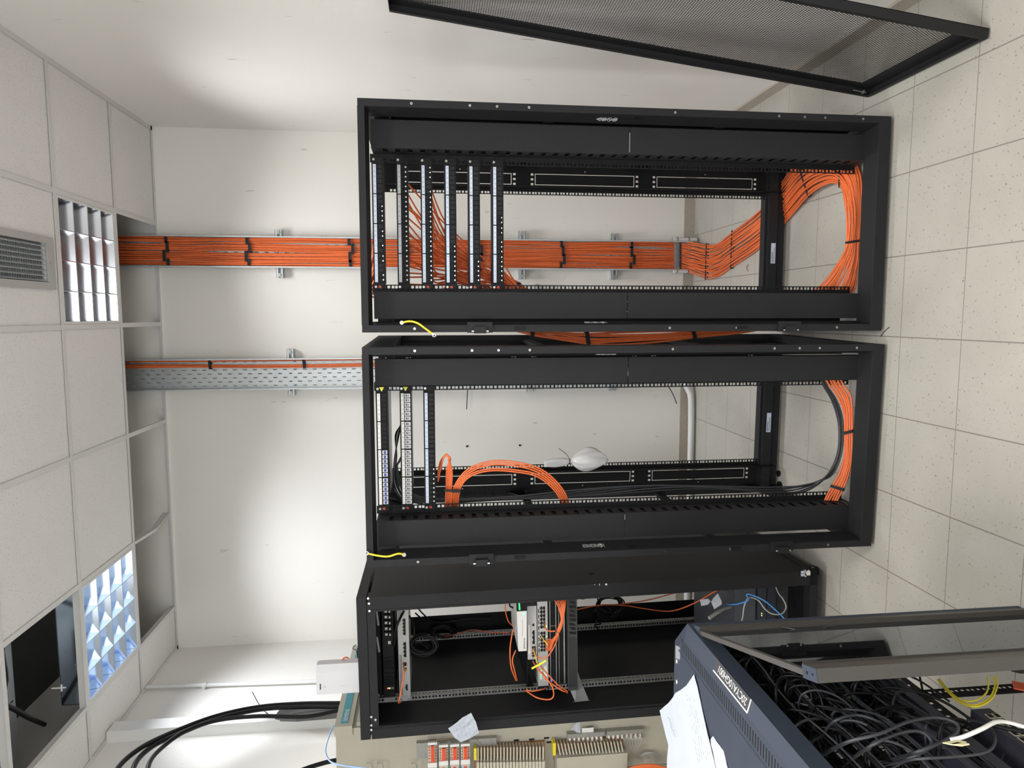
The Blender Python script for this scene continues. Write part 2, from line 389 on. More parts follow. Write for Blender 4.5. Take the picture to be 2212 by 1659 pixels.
# ---- recessed lamps with mirror louvres
def lamp(x0, x1, y0, y1, tube, chrome, label):
    t = thing('ceiling_light', ((x0+x1)/2, (y0+y1)/2, H), label, 'ceiling light', 'louvred ceiling lights')
    hx, hy = (x1-x0)/2-.013, (y1-y0)/2-.013
    q = MB(); q.plate(-hx, hx, -hy, hy, [(-hx+.012, hx-.012, -hy+.012, hy-.012)], -.001, .006, 'z')
    q.build('frame', M['whitepaint'], t)
    q = MB(); q.box(-hx, hx, -hy, hy, .118, .121); q.box(-hx, -hx+.003, -hy, hy, .006, .12); q.box(hx-.003, hx, -hy, hy, .006, .12)
    q.box(-hx, hx, -hy, -hy+.003, .006, .12); q.box(-hx, hx, hy-.003, hy, .006, .12); q.build('housing', chrome, t)
    p = (2*hy-.024)/4
    for k in range(4):
        yc = -hy+.012+p*(k+.5)
        q = MB(); q.cyl((-hx+.01, yc, .098), (hx-.01, yc, .098), .008, 10); q.build('lamp_tube', tube, t)
    for k in range(5):      # side reflectors: V-shaped parabolic bars along the tubes
        yc = -hy+.012+p*k
        prof = [(yc-.004, .002), (yc+.004, .002), (yc+.011, .022), (yc+.021, .052), (yc+.026, .070), (yc-.026, .070), (yc-.021, .052), (yc-.011, .022)]
        prof = [(min(max(u, -hy+.004), hy-.004), w_) for u, w_ in prof]
        q = MB(); q.prism(prof, 'x', -hx+.004, hx-.004); q.build('reflector', chrome, t)
    pc = (2*hx-.024)/4
    for k in range(1, 4):
        xc = -hx+.012+pc*k
        prof = [(xc-.002, .001), (xc+.002, .001), (xc+.005, .02), (xc+.010, .052), (xc-.010, .052), (xc-.005, .02)]
        q = MB(); q.prism(prof, 'y', -hy+.006, hy-.006); q.build('louvre_blade', chrome, t)
    return t
lamp(GX0+.6, GX0+1.2, GY0-.6, GY0, M['tube'], M['chrome_darkened'], 'louvred ceiling light beside the orange cable tray, mirror blades reflecting orange')
lamp(GX0-1.2, GX0-.6, GY0-.6, GY0, M['tubecool'], M['chrome_bluelit'], 'bluish lit louvred ceiling light next to the black open ceiling bay')

# added window-like frame around the fill light, unseen behind the viewer
q = MB(); q.plate(-1.62, .42, 1.18, 2.52, [(-1.57, .37, 1.23, 2.47)], YF, YF+.05); q.box(-.62, -.58, YF, YF+.05, 1.23, 2.47); struct(q.build('fill_frame_1', M['whitepaint']))

# ---- air vent in the ceiling
t = thing('ceiling_vent', (.221, 3.03, H), 'grey ceiling air grille with crossed louvre vanes, set in a speckled tile', 'air vent')
q = MB(); q.plate(-.112, .112, -.27, .27, [(-.083, .083, -.235, .215)], -.006, .002, 'z'); q.build('frame', mat('grey vent enamel', (.42, .42, .41), .4, 0, .04, 12), t)
for k in range(8):
    x = -.073+.146*k/7*1.0
    q = MB(); q.prism([(x-.006, -.003), (x-.004, -.004), (x+.004, .010), (x+.002, .011)], 'y', -.23, .21); q.build('vane', M['galv'], t)
q = MB(); 
for k in range(26): y = -.228+.0172*k; q.box(-.082, .082, y, y+.0012, .014, .040)
q.build('rear_vanes', M['galv'], t)
for sy in (-.25, .232): q = MB(); q.cyl((0, sy, -.008), (0, sy, -.004), .004, 8); q.build('screw', M['screw'], t)
q = MB(); q.box(-.084, .084, -.236, .216, .045, .06); q.build('duct', M['dark'], t)

# ---- cable trays on the back wall
def tray(x0, x1, z0, z1, label, yb=4.455, holes=True):
    xc = (x0+x1)/2; t = thing('cable_tray', (xc, yb, z0), label, 'cable tray')
    w_ = (x1-x0)/2; L = z1-z0; hs = []
    if holes:
        nr = 7; k = 0; z = .06
        while z < L-.04:
            for c in range(nr):
                if (c+k) % 2 == 0:
                    x = -w_+.022+(2*w_-.044)*c/(nr-1); hs.append((x-.0035, x+.0035, z, z+.024))
            z += .030; k += 1
    q = MB(); q.plate(-w_, w_, 0, L, hs, 0, .0015); q.build('tray_base', M['galv'], t)
    for s_ in (-1, 1):
        q = MB(); q.box(s_*w_, s_*(w_-.0018), -.045, 0, 0, L); q.box(s_*w_, s_*(w_-.008), -.047, -.045, 0, L); q.build('tray_side', M['galv'], t)
    return t
tray(.282, .470, .045, PZ-.01, 'galvanised cable tray filled with orange cables, running from ceiling to floor')
tray(-.462, -.270, .35, PZ-.01, 'perforated galvanised tray carrying one thin orange bundle, behind the middle black rack')
# strut rails bolted to the wall behind the trays
def strut(x0, x1, z, label):
    t = thing('strut_rail', ((x0+x1)/2, 4.509, z), label, 'strut rail'); w_ = (x1-x0)/2
    q = MB()
    q.box(-w_, w_, -.050, -.048, -.021, -.008); q.box(-w_, w_, -.050, -.048, .008, .021)
    q.box(-w_, w_, -.050, 0, .019, .021); q.box(-w_, w_, -.050, 0, -.021, -.019); q.box(-w_, w_, -.003, 0, -.02, .02)
    q.build('channel', M['galv'], t)
    for s_ in (-1, 1):
        q = MB(); q.cyl((s_*(w_-.016), -.060, 0), (s_*(w_-.016), -.046, 0), .0075, 6); q.cyl((s_*(w_-.016), -.052, 0), (s_*(w_-.016), -.047, 0), .012, 14); q.build('bolt', M['galvd'], t)
strut(.225, .515, 2.655, 'zinc strut rail crossing behind the orange cables, nearest the ceiling')
strut(.225, .528, 1.153, 'zinc strut rail behind the orange cables, middle height seen through the right rack')
strut(.225, .520, .548, 'zinc strut rail behind the orange cables, low above the floor')
strut(-.505, -.215, 2.608, 'zinc strut rail crossing behind the sparsely filled perforated tray')
strut(-.505, -.215, 1.10, 'zinc strut rail peeping out beside the middle rack post, near its mid height')
strut(-.505, -.215, .548, 'zinc strut rail low behind the middle rack')

# ---- orange bundles in the full tray
zs = [3.93, 3.45, 3.2, 2.95, 2.45, 2.05, 1.6, 1.2, .9, .6, .32, .16]
names4 = ['right edge', 'second from the right edge', 'second from the left edge', 'left edge']
for bi, (c, wd) in enumerate([(.446, .034), (.400, .050), (.350, .050), (.308, .036)]):
    t = thing('cable_bundle', (c, 4.43, 2), 'strapped orange cable bundle along the %s of the full tray' % names4[bi], 'cable bundle', 'orange bundles on the full tray')
    mi = Matrix.Translation(-V((c, 4.43, 2)))
    ed = []
    for j, z in enumerate(zs):
        o_ = .004*math.sin(j*2.1+bi*1.7); th = 0.0
        ed.append((V((c-wd/2+o_, 4.432-.004*math.sin(j+bi), z)), V((c+wd/2+o_, 4.432+.003*math.cos(j*1.7+bi), z))))
    ed = [(mi @ a, mi @ d) for a, d in ed]
    ribbon(ed, int(wd/.0072)+1, .0040, M['orange'], t, .5, (0, 1, 0), .004, 4)
    ribbon([(a+V((.002, .010, 0)), d+V((-.002, .010, 0))) for a, d in ed], int(wd/.0075), .0034, M['orange'], t, .4, None, 0, 2)
    for z in [3.30, 2.83, 2.22, 1.88, 1.42, .895, .44]:
        z += .012*math.sin(bi*2.3+z)
        a = V((c-wd/2-.004, 4.430, z)); d = V((c+wd/2+.004, 4.430, z)); tie(mi @ a, mi @ d, (0, 0, 1), .011, t, .017)
# curve at the bottom of the tray, across the floor and around the front of the right rack, up its left side
E1 = [((1470, 519), (1470, 583), 4.425), ((1500, 524), (1497, 591), 4.39), ((1530, 529), (1528, 601), 4.25), ((1562, 524), (1567, 598), 4.08), ((1598, 502), (1608, 578), 3.88),
      ((1642, 455), (1648, 538), 3.55), ((1690, 392), (1700, 478), 3.27), ((1725, 352), (1748, 423), 3.05), ((1775, 332), (1790, 397), 2.86), ((1815, 336), (1815, 402), 2.76),
      ((1852, 362), (1826, 436), 2.70), ((1864, 440), (1832, 470), 2.68), ((1861, 520), (1829, 524), 2.675), ((1856, 580), (1812, 566), 2.68), ((1838, 634), (1772, 618), 2.70)]
t = thing('cable_bundle', (0.4, 3.2, .1), 'flat orange cable bundle sweeping over the floor into the right rack base', 'cable bundle')
mi = Matrix.Translation(-V((.4, 3.2, .1)))
ed = [(mi @ atY(*a, Y), mi @ atY(*d, Y)) for a, d, Y in E1]
for (a, d) in ed:                      # keep above the floor
    for p in (a, d):
        if p.z < -.088: p.z = -.088
l0 = mi @ V((-.075, 2.80, .30)); l1 = mi @ V((-.035, 2.74, .24))
E1b = ed[:-1]+[(mi @ V((.10, 2.72, .10)), mi @ V((.11, 2.74, .17))), (mi @ V((-.03, 2.75, .25)), mi @ V((.02, 2.80, .30)))]
ribbon(ed+[(mi @ V((.03, 2.74, .13)), mi @ V((.05, 2.76, .22))), (mi @ V((-.03, 2.80, .28)), mi @ V((-.02, 2.84, .34)))], 31, .0040, M['orange'], t, .8, (0, .6, 1), .008, 4)
for k in (0, 2, 4, 7, 9, 12):
    a, d = ed[k]; al = (ed[k+1][0]-ed[k-1 if k else 0][0]); 
    tie(a, d, al, .006, t, .009)
# the part that climbs between the two open racks
t = thing('cable_bundle', (-.08, 2.8, 1), 'orange cable bundle bulging out in the narrow gap between the right and middle racks', 'cable bundle', None)
mi = Matrix.Translation(-V((-.08, 2.8, 1)))
path = [(1660, 706, 2.84, .012), (1600, 715, 2.80, .016), (1500, 722, 2.76, .028), (1420, 727, 2.74, .036), (1330, 731, 2.73, .040), (1270, 731, 2.73, .040), (1210, 725, 2.74, .032), (1150, 717, 2.77, .022), (1080, 700, 2.85, .02), (1020, 690, 2.9, .02)]
ed = []
for x, y, Y, hw in path:
    c_ = atY(x, y, Y); ed.append((mi @ (c_+V((-hw*.62, 0, 0))), mi @ (c_+V((hw*.7, .03, 0)))))
ribbon(ed, 9, .0040, M['orange'], t, .6, (0, 1, 0), .006, 5)
for k in (2, 5, 7): a, d = ed[k]; tie(a, d, (0, 0, 1), .011, t, .016)

# ---- thin bundle in the perforated tray
t = thing('cable_bundle', (-.29, 4.43, 2), 'thin orange cable bundle tied along one side of the perforated tray', 'cable bundle')
mi = Matrix.Translation(-V((-.29, 4.43, 2)))
for off, nn in ((-.283, 2), (-.316, 4)):
    ed = []
    for j, z in enumerate(zs[:-3]):
        o_ = .003*math.sin(j*1.3+off*60); ed.append((mi @ V((off-nn*.0028+o_, 4.44, z)), mi @ V((off+nn*.0028+o_, 4.44, z))))
    ribbon(ed, nn, .0033, M['orange'], t, .3, None, 0, 4)
for z in (3.08, 2.52): tie(mi @ V((-.331, 4.437, z)), mi @ V((-.276, 4.437, z+.004)), (0, 0, 1), .008, t, .016)

# ---- floor level conduit behind the middle rack, white bags, wall scraps
t = thing('floor_conduit', (-.5, 4.45, .03), 'white painted pipe bending down the wall and along the floor behind the middle rack', 'conduit')
q = MB(); pts = [V((-.40, 4.46, .35)), V((-.405, 4.46, .2)), V((-.43, 4.44, .10)), V((-.50, 4.42, .045)), V((-.62, 4.40, .030)), V((-1.2, 4.39, .030)), V((-2.08, 4.39, .03))]
q.tube([p-V((-.5, 4.45, .03)) for p in smooth(pts)], .021, 12); q.build('pipe', M['conduit'], t)
q = MB(); pts = [V((.475, 4.43, .20)), V((.478, 4.43, -.0+.06)), V((.47, 4.42, .03))]
def sleeve(x, label):
    t = thing('pipe_sleeve', (x, 4.44, .1), label, 'pipe')
    q = MB(); q.cyl((0, -.02, -.085), (0, -.02, .065), .013, 14); q.build('sleeve', M['conduit'], t)
    for z in (-.03, .045): q = MB(); q.tube([(0.0148*math.cos(a), -.02+.0148*math.sin(a), z) for a in [i*math.pi/6 for i in range(12)]], .0018, 5, closed=True); q.build('wire_tie', M['tie'], t)
sleeve(.480, 'short white pipe sleeve strapped to the foot of the full tray, on its right')
sleeve(.278, 'short white pipe sleeve strapped to the foot of the full tray, on its left')

def bag(cx, cy, cz, w_, h_, label, seed, tail=True):
    rnd = random.Random(seed)
    t = thing('plastic_bag', (cx, cy, cz), label, 'plastic bag')
    q = MB(); n_, m_ = 22, 26; vs = []
    for j in range(m_+1):
        v = j/m_; z = -h_*v
        if v < .36: r_ = w_*(.30+.10*math.sin(v*9)); 
        elif v < .42: r_ = w_*.16
        else: u = (v-.42)/.58; r_ = w_*(.16+.95*math.sin(min(1, u*1.02)*math.pi)**.72*(1-.25*u))
        if v > .97: r_ = w_*.05
        for i in range(n_):
            a = 2*math.pi*i/n_
            rr = r_*(1+.16*math.sin(3*a+v*5+seed)+.09*math.sin(7*a-v*9))
            vs.append((rr*math.cos(a)+w_*.22*math.sin(v*2.2), rr*.6*math.sin(a), z))
    fs = [(j*n_+i, j*n_+(i+1) % n_, (j+1)*n_+(i+1) % n_, (j+1)*n_+i) for j in range(m_) for i in range(n_)]
    q.add(vs, fs+[tuple(range(n_))[::-1], tuple(range(m_*n_, m_*n_+n_))], 0, True); q.build('film', M['bag'], t)
    q = MB(); z = -h_*.39; q.tube([(w_*.20*math.cos(a)+w_*.15, w_*.14*math.sin(a), z) for a in [i*math.pi/8 for i in range(16)]], .0022, 5, closed=True)
    q.build('zip_tie', M['tie'], t)
    strand('zip_tie_tail', [(w_*.3, -.02, z), (w_*.9, -.02, z+.02), (w_*1.4, -.015, z+.055)], .0014, M['tie'], t)
    return t
p0 = atY(1176, 1001, 3.18); p1 = atY(1314, 990, 3.18)
bag(p0.x, 3.18, p0.z, .052, p0.z-p1.z, 'tied white plastic bag hanging inside the back of the middle rack', 3)
p0 = atY(1118, 628, 4.35); p1 = atY(1185, 622, 4.35)
bag(p0.x-.02, 4.455, p0.z, .05, (p0.z-p1.z), 'white plastic bag partly showing beside the orange tray, seen through the right rack', 9)
# thin grey cables with bare ends resting on the floor loop
t = thing('frayed_wire', (0, 0, 0), 'frayed cut wire strands poking out below the orange floor bundle', 'wire')
base = atY(1612, 575, 3.70)
t.location = base
for k in range(14):
    a = random.uniform(-1.2, 1.2)
    d = V((math.sin(a)*.05-.02, -.02, -math.cos(a)*.045))*random.uniform(.5, 1.1)
    strand('wire_strand', [V((0, 0, 0)), d*.5+V((random.uniform(-.01, .01), 0, .008)), d], .0007, M['galvd'] if k % 3 else M['brown'], t, 4, 3)
# loose hooks of wire on the wall
for k, (x, y, x2, y2, lab) in enumerate([(1010, 842, 1008, 884, 'thin dark wire end sticking out beneath the upper left rail of the middle rack'), (1442, 831, 1462, 872, 'thin dark wire stub leaning near the floor behind the middle rack')]):
    a = atY(x, y, 4.45); d = atY(x2, y2, 4.47)
    t = thing('wire_stub', a, lab, 'wire'); strand('strand', [V((0, 0, 0)), (d-a)*.5+V((.004, -.01, 0)), d-a], .0028, M['dark'], t, 5, 3)
for k, (x, y, lab) in enumerate([(1009, 964, 'upper small drilled hole plug in the back wall behind the middle rack'), (1123, 962, 'lower small drilled hole plug in the back wall behind the middle rack')]):
    a = atY(x, y, 4.507); q = MB(); q.cyl((0, -.002, 0), (0, .001, 0), .007, 10); o = q.build('wall_plug', M['dark']); o.location = a; tag(o, lab, 'wall plug')

# ---- above the open bay on the left: perforated trays and cables in the dark
def htray(x0, x1, y0, y1, z, label, rz=0):
    t = thing('cable_tray', ((x0+x1)/2, (y0+y1)/2, z), label, 'cable tray', rz=rz); w_, l_ = (x1-x0)/2, (y1-y0)/2
    hs = []
    for k in range(int(2*l_/.07)):
        for c in range(4): yy = -l_+.03+.07*k+(.035 if c % 2 else 0); xx = -w_+.03+(2*w_-.06)*c/3; hs.append((xx-.004, xx+.004, yy, yy+.022))
    q = MB(); q.plate(-w_, w_, -l_, l_, hs, 0, .0015, 'z'); q.build('tray_base', M['galv'], t)
    for s_ in (-1, 1): q = MB(); q.box(s_*w_, s_*(w_-.002), -l_, l_, 0, .06); q.build('tray_side', M['galv'], t)
htray(-2.1, -1.0, 2.98, 3.22, 3.62, 'perforated cable tray lying crosswise above the black open ceiling bay')
htray(-1.72, -1.50, 1.4, 2.95, 3.70, 'perforated cable tray running away from the viewer above the black open bay')
q = MB(); q.box(-1.26, -1.20, 2.2, 3.5, 3.40, 3.52); tag(q.build('ceiling_batten', M['whitepaint']), 'pale batten above the edge of the black open ceiling bay', 'batten')
for k, (pts, lab) in enumerate([([(-1.32, 3.3, 3.66), (-1.42, 3.12, 3.60), (-1.55, 2.98, 3.52), (-1.62, 2.8, 3.55), (-1.80, 2.6, 3.6)], 'black cable sagging inside the open bay, nearest its right edge'),
                                ([(-1.9, 3.3, 3.55), (-1.75, 3.1, 3.50), (-1.6, 2.95, 3.52), (-1.45, 2.7, 3.58)], 'black cable sagging inside the open bay, nearest the left wall')]):
    c0 = V(pts[0]); t = thing('plenum_cable', c0, lab, 'cable'); strand('jacket', [V(p)-c0 for p in pts], .011, M['blackcable'], t, 8)
t = thing('anchor_bolt', (-1.70, 3.25, 3.42), 'small white cross shaped fixing hanging in the black open bay', 'fixing')
q = MB(); q.cyl((0, 0, 0), (0, 0, .06), .004, 8); q.build('rod', M['whitepaint'], t); q = MB(); q.cyl((-.016, 0, .018), (.016, 0, .018), .004, 8); q.build('crossbar', M['whitepaint'], t)

# ---- left wall: conduit, trunking, thick black cables
t = thing('wall_conduit', (XL+.02, 3.97, 2.9), 'slim white conduit running down the left wall from the ceiling', 'conduit')
a = V((0, .03, H-2.9)); d = V((0, -.03, 2.30-2.9)); q = MB(); q.cyl(a, d, .011, 12); q.build('pipe', M['conduit'], t)
q = MB(); q.cyl(a.lerp(d, .30)+V((0, 0, .012)), a.lerp(d, .30)-V((0, 0, .012)), .016, 12); q.box(-.02, 0, a.lerp(d, .3).y-.02, a.lerp(d, .3).y+.02, a.lerp(d, .3).z-.008, a.lerp(d, .3).z+.008); q.build('clip', M['conduit'], t)
t = thing('cable_trunking', (XL, 3.55, 2.2), 'boxy white cable trunking mounted vertically on the left wall', 'trunking')
q = MB(); q.box(0, .055, -.045, .040, -.7, H-2.2); q.build('duct', M['whitepaint'], t)
q = MB(); q.box(.055, .060, -.047, .042, -.7, H-2.2-.004); q.build('lid', M['whitepaint'], t)
def wcable(pix, lab, r_, X=XL+.10, grp=None):
    pts = [atX(x, y, X+dx) for x, y, dx in pix]
    c0 = pts[0].copy(); t = thing('wall_cable', c0, lab, 'cable', grp); strand('jacket', [p-c0 for p in pts], r_, M['blackcable'], t, 10, 6)
wcable([(735, 1519, 0), (650, 1520, .0), (560, 1527, .02), (470, 1546, .05), (385, 1577, .08), (310, 1612, .12), (262, 1650, .14), (240, 1690, .15)], 'thick black cable arching from ceiling to beige cabinet, outermost of three', .011)
wcable([(732, 1527, 0.01), (650, 1527, .01), (560, 1533, .03), (470, 1553, .06), (390, 1584, .08), (330, 1612, .1), (292, 1650, .12), (285, 1700, .15)], 'thick black cable arching from ceiling to beige cabinet, middle of three', .011)
wcable([(730, 1535, .04), (660, 1548, .05), (560, 1547, .06), (470, 1556, .07), (400, 1580, .09), (350, 1615, .1), (322, 1650, .12), (318, 1700, .14)], 'thick black cable arching from ceiling to beige cabinet, innermost of three', .010)
t = thing('rubber_mat_strip', (0, 0, 0), 'dull folded dark plastic sleeve lying against the white trunking above the beige cabinet', 'sleeve')
c0 = atX(660, 1542, XL+.09); t.location = c0
q = MB(); pl = [atX(605, 1531, XL+.08), atX(594, 1546, XL+.08), atX(640, 1547, XL+.1), atX(728, 1540, XL+.1), atX(728, 1522, XL+.08)]
pl = [p-c0 for p in pl]; q.add(pl+[p+V((-.03, 0, 0)) for p in pl], [(0, 1, 2, 3, 4), (9, 8, 7, 6, 5)]+[(i, (i+1) % 5, 5+(i+1) % 5, 5+i) for i in range(5)]); q.build('sheet', mat('dusty dark plastic', (.10, .10, .10), .4, 0, .5, 14), t)
t = thing('hanging_string', atX(545, 1495, XL+.06), 'thin dark string slanting across the white wall beside the black cables', 'string')
c0 = V(t.location); strand('strand', [V((0, 0, 0)), atX(562, 1525, XL+.06)-c0, atX(584, 1549, XL+.07)-c0], .0022, M['dark'], t)
q = 0
p = [atY(720, 1567, 2.9), atY(711, 1590, 2.85), atY(703, 1620, 2.8), atY(710, 1641, 2.75), atY(724, 1650, 2.7), atY(750, 1655, 2.65), atY(800, 1662, 2.6), atY(860, 1680, 2.55)]
t = thing('network_cable', p[0], 'light blue network cable looping in front of the beige cabinet corner', 'cable'); strand('jacket', [v-p[0] for v in p], .0032, mat('light blue jacket', (.30, .48, .80), .4, 0, .1, 60), t, 8, 6)
p = [atX(640, 1668, XL+.12), atX(670, 1657, XL+.12), atX(700, 1648, XL+.12), atX(722, 1643, XL+.12), atX(740, 1640, XL+.10)]
t = thing('wall_cable', p[0], 'thick black cable entering the beige cabinet corner at the photo edge', 'cable'); strand('jacket', [v-p[0] for v in p], .010, M['blackcable'], t, 10, 4)

# small scraps on the floor
for (px, py, sx, sy, sz, lab) in ((1678, 876, .016, .010, .010, 'small black plastic clip on the floor behind the middle rack, the right one'),
                                  (1683, 1023, .014, .012, .008, 'small black plastic clip on the floor behind the middle rack, the left one')):
    c = atZ(px, py, 0); q = MB(); q.box(-sx, sx, -sy, sy, 0, sz); q.box(-sx*.4, sx*.6, -sy*1.5, -sy, 0, sz*.6); q.cyl((0, 0, sz), (0, 0, sz*1.7), sx*.4, 8)
    o = q.build('plastic_clip', M['dark']); o.location = c; o.rotation_euler = (0, 0, .4); tag(o, lab, 'clip')
a = atZ(1921, 707, .003); d = atZ(1902, 727, .003); t = thing('wire_offcut', a, 'thin dark wire offcut on the floor between the feet of the two open racks', 'wire'); strand('strand', [V((0, 0, 0)), (d-a)*.5+V((.003, .002, 0)), d-a], .0012, M['dark'], t, 5, 3)

# ================================================================== OPEN RACKS
def unit_holes(z0, n_u, c, hw=.005):
    out = []
    for k in range(n_u):
        b0 = z0+k*.04445
        for d in (.00635, .022225, .0381): out.append((c-hw, c+hw, b0+d-.0048, b0+d+.0048))
    return out
ZR0 = .050           # lowest rack unit
class RackXf:
    def __init__(s, x, y, rz, ry=0):
        s.m = Matrix.Translation((x, y, 0)) @ Matrix.Rotation(rz, 4, 'Z') @ Matrix.Rotation(ry, 4, 'Y'); s.i = s.m.inverted()
    def px(s, px_, py_, ly):           # point on the rack's own plane y=ly, in rack coordinates
        o = s.i @ EYE; r = s.i.to_3x3() @ ray(px_, py_); return o+r*((ly-o.y)/r.y)
    def pz(s, px_, py_, lz):
        o = s.i @ EYE; r = s.i.to_3x3() @ ray(px_, py_); return o+r*((lz-o.z)/r.z)
    def w(s, p): return s.m @ V(p)
RX1 = RackXf(.336, 2.5042, .0073); RX2 = RackXf(-.5154, 2.4855, -.0211); RX3 = RackXf(-1.4411, 2.7835, .0277, -.0125)
RX3.m = Matrix.Translation((-1.4411+.0128, 2.7835, 0)) @ Matrix.Rotation(.0277, 4, 'Z') @ Matrix.Rotation(-.0125, 4, 'Y'); RX3.i = RX3.m.inverted()
TOP, D = 1.981, .82

def symbol_row(parent, pts_fn, matl):
    """arrow and three crossed rings, pts_fn(u,v) -> point; u downwards, v across"""
    q = MB()
    def line(a, c, w_=.0016):
        A, B_ = pts_fn(*a), pts_fn(*c); d = (B_-A); nn = (pts_fn(0, 1)-pts_fn(0, 0)).cross(pts_fn(1, 0)-pts_fn(0, 0)).normalized()
        q.obox((A+B_)/2, d/2, d.normalized().cross(nn)*w_/2, nn*.0003)
    def ring(c, r_):
        P_ = [(c+r_*math.cos(t), r_*math.sin(t)) for t in [i*math.pi/8 for i in range(16)]]
        for i in range(16): line(P_[i], P_[(i+1) % 16])
    line((0, 0), (.016, .009)); line((0, 0), (.016, -.009)); line((.016, .009), (.016, -.009)); line((0, 0), (.075, 0), .0013); line((.008, 0), (.014, 0), .005)
    for c in (.028, .048, .068):
        ring(c, .0085); line((c-.006, -.006), (c+.006, .006)); 
    line((.064, .005), (.072, -.004), .004); line((.024, .005), (.032, -.004), .004)
    return q.build('printed_symbols', matl, parent)
def label_row(parent, f, matl):
    q = MB()
    def line(a, c, w_=.0014):
        A, B_ = f(*a), f(*c); d = (B_-A); nn = (f(0, 1)-f(0, 0)).cross(f(1, 0)-f(0, 0)).normalized()
        q.obox((A+B_)/2, d/2, d.normalized().cross(nn)*w_/2, nn*.0003)
    for o_ in (0, .031):
        for v in (-.0065, 0, .0065): line((o_, v), (o_+.016, v))
        line((o_, -.0065), (o_, .0065)); line((o_+.016, -.0065), (o_+.016, .0065))
        for k in range(4): line((o_+.020+k*.0024, -.008+.003*(k % 2)), (o_+.020+k*.0024, .008-.003*(k % 3)), .0007)
    c = .068
    for i in range(14):
        a, d = i*math.pi/7, (i+1)*math.pi/7; line((c+.0085*math.cos(a), .0085*math.sin(a)), (c+.0085*math.cos(d), .0085*math.sin(d)))
    line((c-.005, .002), (c+.005, .004), .006); line((c, -.005), (c+.004, -.002), .005); line((.081, -.008), (.081, .008), .001)
    return q.build('printed_label', matl, parent)

